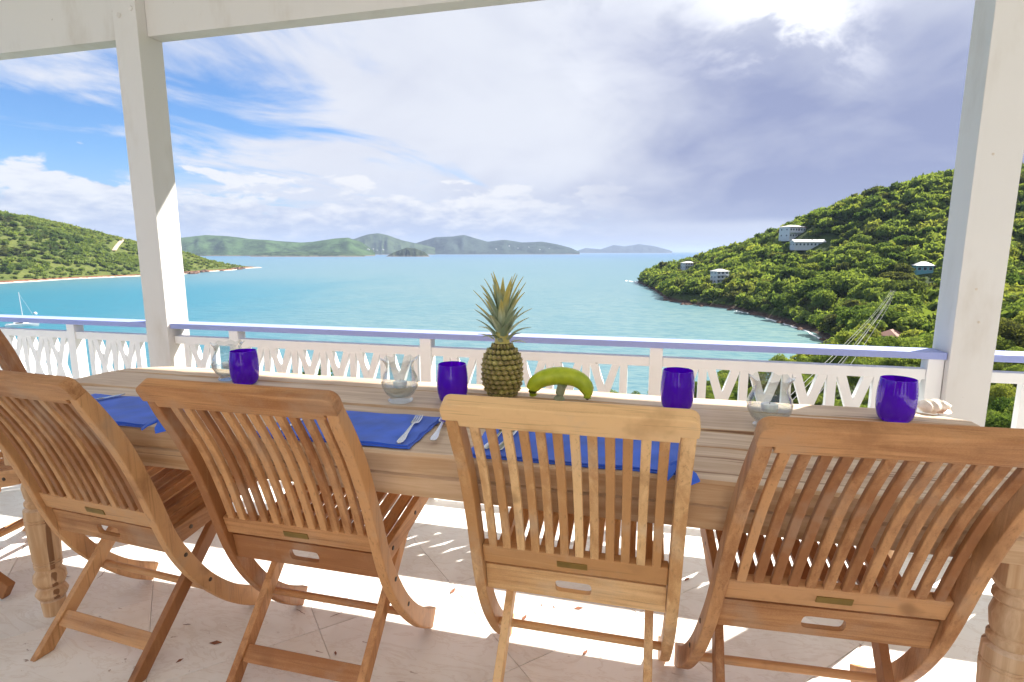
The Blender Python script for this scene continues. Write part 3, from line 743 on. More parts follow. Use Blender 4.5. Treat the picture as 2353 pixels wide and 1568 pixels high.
dk = MB().box((-5.2, -2.6, 1.05), (2.6, 2.6, 1.45)).build('deck', GEL, boat)
cb = MB().loft([[(X, -w, 1.45), (X, -w*.85, 1.45+h), (X, w*.85, 1.45+h), (X, w, 1.45)] for X, w, h in ((-3.2, 2.3, 1.1), (-2.5, 2.4, 1.3), (0.5, 2.2, 1.25), (2.0, 1.5, .5), (2.4, 1.2, .1))]).build('cabin', GEL, boat)
MB().box((-2.4, -2.42, 1.75), (.6, -2.1, 2.25)).build('window', DARKGL, cb); MB().box((-2.4, 2.1, 1.75), (.6, 2.42, 2.25)).build('window', DARKGL, cb)
MB().box((-5.0, -2.1, 3.25), (-2.6, 2.1, 3.4)).build('bimini', CANV, boat)
MB().tube([(.6, 0, 1.4), (.2, 0, 17.5)], [.24, .18], 8).build('mast', ALU, boat)
MB().tube([(.5, 0, 4.2), (-4.8, 0, 4.5)], [.22, .18], 8).build('boom', CANV, boat)
MB().tube([(.35, -1.1, 9.5), (.35, 1.1, 9.5)], .05, 6).build('spreader', ALU, boat)
MB().tube([(6.2, 0, 1.7), (.25, 0, 16.8)], .05, 5).build('forestay', ALU, boat)
MB().box((5.2, -2.6, 1.45), (5.5, 2.6, 1.65)).build('crossbeam', ALU, boat)
q = on_z(81, 722, SEA); t = thing('mooring_buoy', 'round white mooring buoy floating beside the catamaran', 'buoy', (q.x, q.y, SEA))
MB().lathe([(-.6, .1), (-.4, .7), (.1, 1.0), (.7, .95), (1.1, .6), (1.3, .15)], 14).build('float', GEL, t, True)
MB().tube([(0, 0, 1.2), (0, 0, 1.7)], .12, 6).build('ring', BOLT, t)

# ================================================================== terrace
X0, X1, Y0, Y1 = -6.5, 5.0, -8.0, 2.72
fl = struct(MB().box((X0, Y0, -.25), (X1, Y1, -.012)).build('terrace_floor', GROUT))
struct(MB().box((X0+.1, Y0+.1, -9), (X1-.1, Y1-.15, -.26)).build('retaining_wall', STUCCO))
def clip(poly, n, c):
    out = []
    for i in range(len(poly)):
        a, b = poly[i-1], poly[i]; da = a[0]*n[0]+a[1]*n[1]-c; db = b[0]*n[0]+b[1]*n[1]-c
        if (da <= 0) != (db <= 0): t = da/(da-db); out.append((a[0]+(b[0]-a[0])*t, a[1]+(b[1]-a[1])*t))
        if db <= 0: out.append(b)
    return out
PER = .688; gap = .0007*1.414
def tile_mesh(poly, ztop=0.0):
    mb = MB(); n = len(poly); c_ = (sum(p[0] for p in poly)/n, sum(p[1] for p in poly)/n)
    ins = [(c_[0]+(p[0]-c_[0])*.992, c_[1]+(p[1]-c_[1])*.992) for p in poly]
    mb.v = [(*p, -.012+1e-4) for p in poly]+[(*p, -.0012) for p in poly]+[(*p, 0) for p in ins]
    for j in range(n):
        k = (j+1) % n; mb.f += [(j, k, n+k, n+j), (n+j, n+k, 2*n+k, 2*n+j)]
    mb.f.append(tuple(range(2*n, 3*n))); return mb.mesh('tile', TRAV)
h_ = PER/2-gap
full = tile_mesh([(0, -h_), (h_, 0), (0, h_), (-h_, 0)])
cnt = 0
for i in range(-24, 24):
    for j in range(-24, 24):
        a = .435+PER*(i+.5); b = 1.81+PER*(j+.5); cx, cy = (a-b)/2, (a+b)/2      # x+y = a, y-x = b
        P4 = [(cx, cy-h_), (cx+h_, cy), (cx, cy+h_), (cx-h_, cy)]
        if all(X0 < q[0] < X1 and Y0 < q[1] < Y1 for q in P4):
            if cy < -2.2: continue
            link('tile', full, fl, (cx, cy, random.uniform(-.0006, .0006)))
        else:
            pc = P4
            for n_, c_ in (((1, 0), X1), ((-1, 0), -X0), ((0, 1), Y1), ((0, -1), -Y0)): pc = clip(pc, n_, c_) if pc else pc
            if len(pc) > 2 and cy > -2.2: link('tile', tile_mesh([(q[0]-cx, q[1]-cy) for q in pc]), fl, (cx, cy, 0))
struct(MB().box((X0, Y0, -.0118), (X1, -1.7, -.004)).build('paving', TRAV))
# posts, beam, roof
for (xa, lab) in ((-2.70, 'white square porch post with bolt heads near its top beside the long beam'), (1.138, 'thick white square porch post standing by the turquoise and green valley side of the railing')):
    t = thing('porch_post', lab, 'post', (xa+.073, 2.523, 0))
    MB().box((-.073, -.073, 0), (.073, .073, 3.03)).build('shaft', POSTW, t, bevel=.003)
    if xa < 0:
        for (bx, bz) in ((-.032, 2.43), (.045, 2.455)):
            MB().lathe([(0, .013), (.006, .013), (.009, .007)], 10).build('bolt', POSTW, t, True, loc=(bx, -.073, bz), rot=(R(90), 0, 0))
    else:
        for bz in (.985, 1.6, 1.11): MB().lathe([(0, .005), (.0015, .004)], 8).build('nail', GROUT, t, loc=(random.uniform(-.03, .03), -.073, bz), rot=(R(90), 0, 0))
for (xa, xb, lab) in ((-6.2, -2.702, 'white roof beam running outward from the bolted porch post'), (-2.552, 1.136, 'long white roof beam spanning between the two porch posts'), (1.286, 4.6, 'white roof beam running outward from the thick plain porch post')):
    tag(MB().box((xa, 2.505, 2.34), (xb, 2.592, 2.62)).build('roof_beam', POSTW, bevel=.002), lab, 'beam')
rt = thing('porch_roof', 'white boarded porch roof shading the terrace above the table', 'roof', (0, 0, 2.85))
EY, EZ = 3.60, 2.955; BY, BZ = -2.4, 3.40
sl_ = (BZ-EZ)/(BY-EY)
nb = 40
for i in range(nb):
    ya = EY+(BY-EY)*i/nb; yb = EY+(BY-EY)*(i+1)/nb+.004
    za = EZ+sl_*(ya-EY)-2.85; zb = EZ+sl_*(yb-EY)-2.85
    MB().add([(-6.4, ya, za), (4.8, ya, za), (4.8, yb, zb), (-6.4, yb, zb), (-6.4, ya, za+.02), (4.8, ya, za+.02), (4.8, yb, zb+.02), (-6.4, yb, zb+.02)], [(3,2,1,0),(4,5,6,7),(0,1,5,4),(1,2,6,5),(2,3,7,6),(3,0,4,7)]).build('ceiling_board', CEIL, rt)
MB().add([(-6.45, EY+.02, EZ-2.82), (4.85, EY+.02, EZ-2.82), (4.85, BY-.02, BZ-2.82), (-6.45, BY-.02, BZ-2.82), (-6.45, EY+.02, EZ-2.72), (4.85, EY+.02, EZ-2.72), (4.85, BY-.02, BZ-2.72), (-6.45, BY-.02, BZ-2.72)], [(3,2,1,0),(4,5,6,7),(0,1,5,4),(1,2,6,5),(2,3,7,6),(3,0,4,7)]).build('roof_deck', STUCCO, rt)
for xa in (-6.0, 4.4):
    t = thing('porch_post', 'white square porch post at the back of the terrace', 'post', (xa, -2.2, 0), group='back porch posts'); MB().box((-.073, -.073, 0), (.073, .073, 3.35)).build('shaft', POSTW, t, bevel=.003)
# unseen house front, added to bounce sunlight onto the chair backs
hw = thing('terrace_house', 'unseen cream stucco house front added behind the terrace to bounce sunlight', 'house', (0, -6.6, 0))
MB().box((-6.4, -.3, 0), (4.9, 0, 4.2)).build('wall', STUCCO, hw)
for cx in (-4, -.8, 2.6):
    f_ = MB().box((cx-.9, -.01, .02), (cx+.9, .05, 2.25)).build('door', WHITE, hw); MB().box((cx-.75, .045, .15), (cx+.75, .06, 2.1)).build('pane', PANE, f_)

# ================================================================== railing
RY = 2.51
rl = thing('terrace_railing', 'white lattice railing with periwinkle blue top rail along the terrace edge', 'railing', (0, RY, 0))
RX0, RX1 = -6.3, 4.7
spans = [(RX0, -2.702), (-2.552, 1.136), (1.286, RX1)]
for (a, b) in spans:
    MB().box((a, -.045, .832), (b, .065, .860)).build('top_rail', BLUEP, rl, bevel=.002)
posts_x = [-5.49, -4.39, -3.284, -2.16, -1.057, .038, 1.108, 2.2, 3.3, 4.4]
for x in posts_x: MB().box((x-.028, -.03, 0), (x+.028, .03, .831)).build('post', WHITE, rl, bevel=.002)
edges = sorted([(x-.028, x+.028) for x in posts_x]+[(-2.702, -2.552), (1.136, 1.286)])
pos = RX0; bays = []
for (a, b) in edges:
    if a-pos > .05: bays.append((pos+.0005, a-.0005))
    pos = b
bays.append((pos+.0005, RX1))
for (a, b) in bays:
    MB().box((a, -.022, .745), (b, .022, .787)).build('mid_rail', WHITE, rl, bevel=.002)
    MB().box((a, -.022, .395), (b, .022, .425)).build('lower_rail', WHITE, rl, bevel=.002)
    MB().box((a, -.022, .06), (b, .022, .10)).build('bottom_rail', WHITE, rl, bevel=.002)
def slat_mesh(kind, ht, wid=.034):
    mb = MB(); w = wid/2; PX = .17
    if kind == 'v': mb.box((-w, -.016, 0), (w, .016, ht))
    else:
        s = -1 if kind == 'l' else 1; xo = PX/2-.0345
        wx = w*math.sqrt(1+(2*xo/ht)**2)
        yo = .0008*s
        mb.add([(-s*xo-wx, -.015+yo, 0), (-s*xo+wx, -.015+yo, 0), (-s*xo+wx, .015+yo, 0), (-s*xo-wx, .015+yo, 0), (s*xo-wx, -.015+yo, ht), (s*xo+wx, -.015+yo, ht), (s*xo+wx, .015+yo, ht), (s*xo-wx, .015+yo, ht)], [(3,2,1,0),(4,5,6,7),(0,1,5,4),(1,2,6,5),(2,3,7,6),(3,0,4,7)])
    return mb.mesh('slat', WHITE)
SM = {}
for tier, (z0, ht) in enumerate(((.4255, .319), (.1005, .294))):
    for k in 'vlr': SM[tier, k] = slat_mesh(k, ht)
    for n_ in range(-45, 24):
        xv = .918+.17*n_; xc = xv+.085
        for k, x in (('v', xv), ('l', xc), ('r', xc)):
            hw_ = .022 if k == 'v' else .072
            if tier == 1: continue
            if any(a+hw_ <= x <= b-hw_ for a, b in bays): link('slat', SM[tier, k], rl, (x, 0, z0))

# ================================================================== table
TZ = .738; KT = 1.024      # table top height; plan scale of what stands on it
tb = thing('dining_table', 'long rustic dining table of weathered wooden planks on turned legs', 'table', (-.62, 1.61*KT, 0))
def plank(y0, y1, xa, xb, z0, z1, seed, rag=.006, roundend=0.0):
    g = random.Random(seed); n = 40; rings = []
    ph = [g.random()*6.28 for _ in range(6)]
    def wob(x, k): return rag*(.5*math.sin(x*5+ph[k])+.35*math.sin(x*13+ph[k+1])+.3*math.sin(x*31+ph[(k+2) % 6]))
    for i in range(n+1):
        u = i/n; x = xa+(xb-xa)*u
        e = 0
        a = y0+wob(x, 0)*.7; b = y1+wob(x, 3)*.7; zt = z1+wob(x, 1)*.35
        if roundend: 
            dl = min(x-xa, xb-x); b -= roundend*max(0, 1-dl/.22)**2
        rings.append([(x, a+.004, z0), (x, a, z0+.006), (x, a, zt-.007), (x, a+.007, zt), (x, b-.006, zt), (x, b, zt-.006), (x, b, z0+.006), (x, b-.004, z0)])
    return MB().loft(rings)
PLK = [(1.225, 1.452, -2.10, .86, 1), (1.456, 1.592, -2.15, .90, 2), (1.602, 1.815, -2.20, .92, 3), (1.818, 1.962, -2.19, .945, 4)]
for (a, b, xa, xb, s_) in PLK:
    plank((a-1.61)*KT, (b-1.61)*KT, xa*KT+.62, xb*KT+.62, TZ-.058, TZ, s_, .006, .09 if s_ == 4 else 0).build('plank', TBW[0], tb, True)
for (y0, y1, s_) in ((-.384, -.345, 11), (.34, .38, 12)):
    plank(y0, y1, -1.41, 1.455, TZ-.124, TZ-.062, s_, .004).build('apron', TBW[0], tb, True)
for sx in (-1.41, 1.44):
    MB().box((sx-.02, -.344, TZ-.12), (sx+.02, .339, TZ-.0585)).build('apron', TBW[1], tb, bevel=.003)
prof = [(0, .032), (.055, .036), (.060, .029), (.066, .040), (.082, .047), (.098, .040), (.106, .031), (.112, .040), (.130, .0475), (.152, .0455), (.166, .036), (.172, .034), (.176, .039), (.190, .040), (.193, .037), (.197, .040), (.202, .037), (.206, .0405), (.345, .047), (.349, .044), (.353, .047), (.357, .044), (.361, .047), (.392, .046), (.400, .036), (.408, .041), (.418, .041), (.426, .034), (.436, .038), (.470, .042), (.492, .037), (.500, .034), (.508, .042), (.520, .041), (.528, .035), (.545, .046), (.556, .048)]
lm = MB().lathe(prof, 28).mesh('leg', TBW[2], True)
bkm = MB().box((-.052, -.052, .5565), (.052, .052, .679)).mesh('block', TBW[2], bevel=.003)
for (sx, sy) in ((-1.365, -.325), (1.415, -.325), (-1.365, .32), (1.415, .32)):
    l_ = link('leg', lm, tb, (sx, sy, 0)); link('block', bkm, l_)

# ================================================================== chairs
F_ = [(-.222, .915), (-.196, .877), (-.164, .825), (-.135, .770), (-.108, .711), (-.082, .636), (-.054, .554), (-.033, .480), (-.010, .407), (.016, .358), (.066, .270), (.113, .207), (.173, .144), (.235, .095), (.298, .056)]
B_ = [(-.250, .905), (-.244, .880), (-.233, .861), (-.210, .816), (-.192, .788), (-.162, .724), (-.140, .674), (-.123, .627), (-.101, .562), (-.081, .492), (-.063, .434), (-.041, .370), (-.008, .301), (.023, .247), (.066, .187), (.123, .118), (.163, .076), (.21, .035), (.264, .0005)]
def resamp(pts, n):
    P = np.array(pts, float); s = np.r_[0, np.cumsum(np.linalg.norm(np.diff(P, axis=0), axis=1))]; s /= s[-1]
    # Catmull-Rom through the points
    out = []
    for t in np.linspace(0, 1, n):
        i = min(len(P)-2, max(0, int(np.searchsorted(s, t)-1))); u = (t-s[i])/(s[i+1]-s[i])
        p0, p1, p2, p3 = P[max(i-1, 0)], P[i], P[i+1], P[min(i+2, len(P)-1)]
        m1 = (p2-p0)*.5; m2 = (p3-p1)*.5
        out.append(p1*(2*u**3-3*u*u+1)+m1*(u**3-2*u*u+u)+p2*(-2*u**3+3*u*u)+m2*(u**3-u*u))
    k = np.array(out)
    for _ in range(2): k[1:-1] = (k[:-2]+2*k[1:-1]+k[2:])/4
    return k
NF = 34; FR, BK = resamp(F_, NF), resamp(B_, NF); MID = (FR+BK)/2
def mid_y(z): zz = MID[:, 1][::-1]; return float(np.interp(z, zz, MID[:, 0][::-1]))
CW = .262   # half width
def chair_meshes():
    D_ = {}
    for nm, xa, xb in (('l', -CW, -CW+.030), ('r', CW-.030, CW)):
        D_['stile'+nm] = MB().loft([[(xa, *FR[i]), (xb, *FR[i]), (xb, *BK[i]), (xa, *BK[i])] for i in range(NF)]).mesh('stile', TEAK[2], False, .0045)
    # top rail: T shaped board leaning with the back
    ez = Vector((0, -.50, .866)); ey = Vector((0, .866, .5)); o0 = Vector((0, mid_y(.875), .875))
    W, w = CW+.004, CW-.031
    pr = [(-w, .012), (w, .012), (w, .028), (W, .028), (W, .056)]
    pr += [(W-.022+.022*math.cos(a), .056+.022*math.sin(a)) for a in np.linspace(.3, 1.57, 5)]
    pr += [(-W+.022+.022*math.cos(a), .056+.022*math.sin(a)) for a in np.linspace(1.57, 2.84, 5)]
    pr += [(-W, .056), (-W, .028), (-w, .028)]
    n = len(pr)
    vs = [o0+Vector((a, 0, 0))+ez*b+ey*t for t in (-.021, .013) for a, b in pr]
    fs = [tuple(range(n)), tuple(range(2*n-1, n-1, -1))]+[(j, (j+1) % n, n+(j+1) % n, n+j) for j in range(n)]
    # split the concave cap into two clean polygons
    fs = [(n-1, 0, 1, 2), tuple(range(2, n))] + [(2*n-1, n+2, n+1, n)] + [tuple(range(2*n-1, n+1, -1))] + fs[2:]
    D_['top_rail'] = MB().add(vs, fs).mesh('top_rail', TEAK[0], False, .0035)
    # slats
    zs = np.linspace(.487, .893, 12)
    rg = []
    for i, z in enumerate(zs):
        y = mid_y(z)-.002; dzz = zs[1]-zs[0]; tx = Vector((0, mid_y(z+.01)-mid_y(z-.01), .02)).normalized(); nn = Vector((0, tx.z, -tx.y))
        hw = .0106; c_ = Vector((0, y, z)); rg.append([c_+Vector((-hw, 0, 0))-nn*.0062, c_+Vector((hw, 0, 0))-nn*.0062, c_+Vector((hw, 0, 0))+nn*.0062, c_+Vector((-hw, 0, 0))+nn*.0062])
    D_['back_slat'] = MB().loft(rg).mesh('back_slat', TEAK[2], False, .003)
    def lean(zc, hh, th, hw, yo=0.0, extra=0.0):
        sl = (mid_y(zc+.02)-mid_y(zc-.02))/.04+extra; u = Vector((0, sl, 1)).normalized(); n_ = Vector((0, u.z, -u.y)); c_ = Vector((0, mid_y(zc)+yo, zc))
        return u, n_, c_
    u, n_, c_ = lean(.482, .05, .026, .232, .004)
    hw = CW-.0305
    vs = [c_+Vector((sx*hw, 0, 0))+u*a+n_*b for a in (-.030, .027) for sx, b in ((-1, -.013), (1, -.013), (1, .013), (-1, .013))]
    D_['lower_rail'] = MB().add(vs, [(0,1,2,3),(7,6,5,4),(0,1,5,4),(1,2,6,5),(2,3,7,6),(3,0,4,7)]).mesh('lower_rail', TEAK[0], False, .004)
    pc = c_-n_*.0138+u*-.003
    vs = [pc+Vector((sx*.038, 0, 0))+u*a+n_*b for a in (-.009, .009) for sx, b in ((-1, -.0012), (1, -.0012), (1, .0006), (-1, .0006))]
    D_['plaque'] = MB().add(vs, [(0,1,2,3),(7,6,5,4),(0,1,5,4),(1,2,6,5),(2,3,7,6),(3,0,4,7)]).mesh('plaque', BRASS)
    # slotted board behind the seat
    u = Vector((0, -.18, .984)); n_ = Vector((0, .984, .18)); c_ = Vector((0, -.026, .398)); hw, hh = .2305, .040
    oc = []; ic = []
    M_ = 40
    for j in range(M_):
        a = 2*math.pi*j/M_; ca_, sa_ = math.cos(a), math.sin(a)
        k = min(hw/max(abs(ca_), 1e-6), hh/max(abs(sa_), 1e-6)); ox, oz = ca_*k, sa_*k
        # match corners better: map angle by stretched direction
        ox = max(-hw, min(hw, ca_*hw*1.45)); oz = max(-hh, min(hh, sa_*hh*1.45))
        ix = .036*(1 if ca_ > 0 else -1)*min(1, abs(ca_)*1.6)+.0115*ca_; iz = .0175*max(-1, min(1, sa_*1.15))-.002
        oc.append((ox, oz)); ic.append((ix, iz))
    mb = MB(); 
    for t in (-.007, .007):
        mb.v += [c_+Vector((a, 0, 0))+u*b+n_*t for a, b in oc]+[c_+Vector((a, 0, 0))+u*b+n_*t for a, b in ic]
    mb.v = [tuple(q) for q in mb.v]
    for j in range(M_):
        k = (j+1) % M_
        mb.f += [(j, k, M_+k, M_+j), (2*M_+k, 2*M_+j, 3*M_+j, 3*M_+k), (j, 2*M_+j, 2*M_+k, k), (M_+k, 3*M_+k, 3*M_+j, M_+j)]
    D_['seat_board'] = mb.mesh('seat_board', TEAK[0])
    # seat
    def seat_z(y): return .418+.075*max(0, y)/.36-.10*max(0, (y+.02))*max(0, .36-y)
    ys = np.linspace(-.015, .372, 10)
    def slat(xa, xb, th, lift=0.0):
        return MB().loft([[(xa, y, seat_z(y)-th+lift), (xb, y, seat_z(y)-th+lift), (xb, y, seat_z(y)+lift), (xa, y, seat_z(y)+lift)] for y in ys])
    D_['seat_slat'] = slat(-.0170, .0170, .014, .001).mesh('seat_slat', TEAK[1], False, .002)
    for nm, s in (('l', -1), ('r', 1)):
        xa, xb = sorted((s*.2075, s*.2295))
        D_['seat_rail'+nm] = slat(xa, xb, .058).mesh('seat_rail', TEAK[1], False, .003)
    D_['seat_bar'] = MB().box((-.207, -.014, -.026), (.207, .014, 0)).mesh('seat_bar', TEAK[0], False, .002)
    D_['seat_z'] = seat_z
    # straight legs
    a, b = Vector((0, -.145, 0)), Vector((0, .228, .408)); t = (b-a).normalized(); n_ = Vector((0, -t.z, t.y)); w = .021
    for nm, s in (('l', -1), ('r', 1)):
        xa, xb = sorted((s*.1845, s*.207)); L = []
        e = .021/t.z
        for p, q in ((Vector((0, a.y-e, .0005)), Vector((0, a.y+e, .0005))), (b+n_*w-t*.012, b-n_*w-t*.012), (b+n_*w*.5, b-n_*w*.5)):
            L.append([(xa, p.y, p.z), (xb, p.y, p.z), (xb, q.y, q.z), (xa, q.y, q.z)])
        D_['leg'+nm] = MB().loft(L).mesh('leg', TEAK[2], False, .003)
    c_ = a.lerp(b, .20)+n_*.004
    vs = [c_+Vector((sx*.184, 0, 0))+t*q+n_*r_ for q in (-.024, .024) for sx, r_ in ((-1, -.010), (1, -.010), (1, .010), (-1, .010))]
    D_['stretcher'] = MB().add(vs, [(0,1,2,3),(7,6,5,4),(0,1,5,4),(1,2,6,5),(2,3,7,6),(3,0,4,7)]).mesh('stretcher', TEAK[0], False, .003)
    D_['dowel'] = MB().tube([(-CW+.0305, .105, .165), (CW-.0305, .105, .165)], .0115, 12).mesh('dowel', TEAK[0], True)
    D_['bolt'] = MB().lathe([(0, .007), (.002, .0065), (.003, .003)], 10).mesh('bolt', BOLT, True)
    return D_
CM = chair_meshes()
TONES = [(.84, .77, .70), (.90, .78, .67), (.97, .95, .92), (.85, .75, .68), (.88, .82, .76)]
def racked(D_, k):
    E_ = {}
    for a, me in D_.items():
        if not isinstance(me, bpy.types.Mesh): E_[a] = me; continue
        c_ = me.copy()
        if a != 'bolt':
            for v in c_.vertices: v.co.x += k*v.co.z
        E_[a] = c_
    return E_
def chair(loc, rz, label, k=0.0):
    global CM
    C0 = CM
    if k: CM = racked(CM, k)
    t = chair_(loc, rz, label, k); CM = C0
    tn = TONES.pop(0)
    for ch in t.children:
        ch.color = (*tn, 1)
        if ch.data.materials and ch.data.materials[0].name.startswith('teak'): pass
    return t
def chair_(loc, rz, label, k):
    t = thing('folding_chair', label, 'chair', loc, rz, 'teak folding chairs round the table')
    sl = link('stile', CM['stilel'], t); sr = link('stile', CM['stiler'], t)
    for s, o, s_ in ((-1, sl, -CW), (1, sr, CW)):
        for (y, z) in ((.006, .340), (.083, .212)): link('bolt', CM['bolt'], o, (s_-.0005*s+k*z, y, z), (0, s*R(90), 0))
    link('top_rail', CM['top_rail'], t)
    for i in range(12): link('back_slat', CM['back_slat'], t, (-.203+i*.406/11, 0, 0))
    lr = link('lower_rail', CM['lower_rail'], t); link('plaque', CM['plaque'], lr)
    link('seat_board', CM['seat_board'], t)
    for i in range(9): link('seat_slat', CM['seat_slat'], t, (-.182+i*.364/8, 0, 0))
    for s in 'lr':
        o = link('seat_rail', CM['seat_rail'+s], t); sg = -1 if s == 'l' else 1
        for y in (.06, .22, .31): link('bolt', CM['bolt'], o, (sg*.2292+k*CM['seat_z'](y), y, CM['seat_z'](y)-.028), (0, sg*R(90), 0))
        link('leg', CM['leg'+s], t)
    for y in (.345,): link('seat_bar', CM['seat_bar'], t, (k*.43, y, CM['seat_z'](y)-.0145))
    link('stretcher', CM['stretcher'], t); link('dowel', CM['dowel'], t)
    return t
chair((-1.60, 1.28, 0), R(-4), 'teak folding chair beside the turned table leg and the knotted blue napkin')
chair((-.925, 1.30, 0), R(0), 'teak folding chair with darker stained slats in front of the first blue tumbler')
pale = chair((-.163, 1.335, 0), R(.5), 'paler honey teak folding chair in front of the pineapple and green fruit')
for ch in pale.children:
    if ch.type == 'MESH' and ch.data.materials and ch.data.materials[0].name.startswith('teak'):
        ch.material_slots[0].link = 'OBJECT'; ch.material_slots[0].material = TEAKP['xyz'.index(ch.data.materials[0].name[-1])]
chair((.392, 1.335, 0), R(3.5), 'teak folding chair turned slightly askew with a clear glass behind its corner', .07)
chair((-2.53, 1.56, 0), R(-84), 'teak folding chair at the head of the table beside the cut plank ends')

# ================================================================== tableware
def tumbler(x, y, label):
    t = thing('tumbler', label, 'glass', (x*KT, y*KT, TZ+.0015), group='cobalt blue tumblers')
    out = [(0, .037), (.004, .0415), (.014, .0475), (.035, .0520), (.062, .0535), (.088, .0530), (.110, .0510), (.130, .0480)]
    inn = [(.131, .0464), (.110, .0488), (.088, .0508), (.062, .0512), (.036, .0495), (.020, .0445), (.013, .034), (.012, .004)]
    MB().lathe(out+inn, 32).build('bowl', COBALT, t, True); return t
tumbler(-1.49, 1.755, 'cobalt blue tumbler beside the far clear hurricane glass near the plank ends')
tumbler(-.633, 1.71, 'cobalt blue tumbler next to the pineapple')
tumbler(.097, 1.79, 'cobalt blue tumbler in front of the small railing post, past the green fruit')
tumbler(.725, 1.825, 'cobalt blue tumbler in front of the thick porch post')
def hurricane(x, y, label, s=1.0):
    t = thing('hurricane_glass', label, 'candle glass', (x*KT, y*KT, TZ+.0015), group='clear hurricane glasses with floating candles')
    out = [(0, .041), (.003, .043), (.007, .042), (.012, .034), (.018, .036), (.030, .049), (.050, .060), (.070, .0635), (.088, .059), (.104, .0515), (.118, .0475), (.132, .050), (.143, .0575), (.149, .062)]
    N_ = 36; rings = []
    inn = [(.149, .0603), (.143, .0556), (.132, .0480), (.118, .0456), (.104, .0497), (.088, .0572), (.070, .0617), (.050, .0582), (.030, .0470), (.020, .033), (.017, .004)]
    for z, r_ in out+inn:
        k = max(0, (z-.112)/.037)
        rings.append([((r_*(1+.055*k*math.cos(9*a)))*math.cos(a), (r_*(1+.055*k*math.cos(9*a)))*math.sin(a), z+.004*k*math.cos(9*a)) for a in [2*math.pi*j/N_ for j in range(N_)]])
    g = MB().loft(rings).build('glass', GLASS, t, True); t.scale = (s, s, s)
    MB().lathe([(.0185, .004), (.0205, .0325), (.030, .0462), (.050, .0574), (.058, .0590), (.0585, .0585)], 28).build('water', WATERG, t, True)
    c_ = MB().lathe([(.046, .014), (.050, .021), (.064, .024), (.070, .022), (.0705, .016), (.069, .003)], 20).build('candle', WAX, t, True)
    MB().tube([(0, 0, .068), (.001, 0, .078)], .0009, 6).build('wick', BOLT, c_); return t
hurricane(-1.60, 1.80, 'clear hurricane glass half hidden behind the blue tumbler near the plank ends')
hurricane(-.803, 1.665, 'clear hurricane glass with white floating candle next to the tumbler by the pineapple')
hurricane(.345, 1.665, 'clear hurricane glass behind the corner of the turned chair')
hurricane(-.81, 1.93, 'flat clear glass base')  if False else None
# pineapple
pa = thing('pineapple', 'whole ripe pineapple with tall grey green crown standing on the table', 'pineapple', (-.49*KT, 1.825*KT, TZ))
def prad(u): return .0720*(1-abs(2*u-.92)**3.1*.55)*(1 if u > .04 else .93)
PH = .192
MB().lathe([(.001, .045)]+[(PH*u, prad(u)*.93) for u in np.linspace(.03, .96, 14)]+[(PH, .030)], 24).build('core', PCORE, pa, True)
eye = MB()
N6 = 6
eye.v = [(.0128*math.cos(a)*1.0, .0118*math.sin(a), -.004) for a in [math.pi/6+j*math.pi/3 for j in range(6)]]+[(.0105*math.cos(a), .0098*math.sin(a), .0035) for a in [math.pi/6+j*math.pi/3 for j in range(6)]]+[(.0045*math.cos(a), .004*math.sin(a)-.001, .0065) for a in [math.pi/6+j*math.pi/3 for j in range(6)]]+[(0, .004, .0110)]
for j in range(6):
    k = (j+1) % 6; eye.f += [(j, k, 6+k, 6+j), (6+j, 6+k, 12+k, 12+j), (12+j, 12+k, 18)]
eyem = eye.mesh('eye', PSKIN, False)
rows = 11; per = 20
for i in range(rows):
    u = .055+.895*i/(rows-1); z = PH*u
    for j in range(per):
        a = 2*math.pi*(j+.5*(i % 2)+random.uniform(-.07, .07))/per+.05*i; rr_ = prad(u)*random.uniform(.93, .955)
        du = (prad(min(1, u+.03))-prad(max(0, u-.03)))/(PH*.06)
        nv = Vector((math.cos(a), math.sin(a), -du)).normalized(); tz = Vector((0, 0, 1)); yv = (tz-nv*tz.dot(nv)).normalized(); xv = yv.cross(nv)
        o = link('eye', eyem, pa); sc = (prad(u)*2*math.pi/per)/.0208; szz = .90*random.uniform(.9, 1.1)
        o.matrix_local = Matrix((( *(xv*sc),), (*(yv*szz),), (*(nv*1.0),))).transposed().to_4x4() if False else Matrix.Translation((rr_*math.cos(a), rr_*math.sin(a), z)) @ Matrix(((xv.x*sc, yv.x*szz, nv.x, 0), (xv.y*sc, yv.y*szz, nv.y, 0), (xv.z*sc, yv.z*szz, nv.z, 0), (0, 0, 0, 1)))
cr = MB().lathe([(PH-.01, .030), (PH+.03, .024), (PH+.09, .012), (PH+.13, .004)], 12).build('crown', PLEAF, pa, True)
g = random.Random(5)
def leaf(L, w, bend):
    n = 8; rings = []
    for i in range(n):
        u = i/(n-1); ww = w*(1-u**1.7)*(.75+.5*u if u < .5 else 1.0)+.0006; out = bend*u*u*L; z = L*u*(1-.25*abs(bend)*u)
        rings.append([(-ww, out-.25*ww, z), (0, out+.10*ww, z), (ww, out-.25*ww, z), (0, out+.10*ww+.0015, z)])
    return MB().loft(rings).mesh('leaf', PLEAF, True)
for i in range(44):
    u = i/43; a = i*2.39996; base = PH+.004+.105*u
    L = .045+.105*min(1, u*1.5)*g.uniform(.8, 1.1)+.012*g.random(); w = .0105+.0060*math.sin(min(1, u*1.4)*2.4)
    bend = (.50-.38*u)*g.uniform(.4, 1.2); tilt = (.98-.86*u)*g.uniform(.7, 1.1)
    o = link('leaf', leaf(L, w, bend), cr); rr_ = .028*(1-u)+.006
    o.matrix_local = Matrix.Translation((rr_*math.cos(a), rr_*math.sin(a), base)) @ Matrix.Rotation(a-math.pi/2, 4, 'Z') @ Matrix.Rotation(-tilt, 4, 'X')
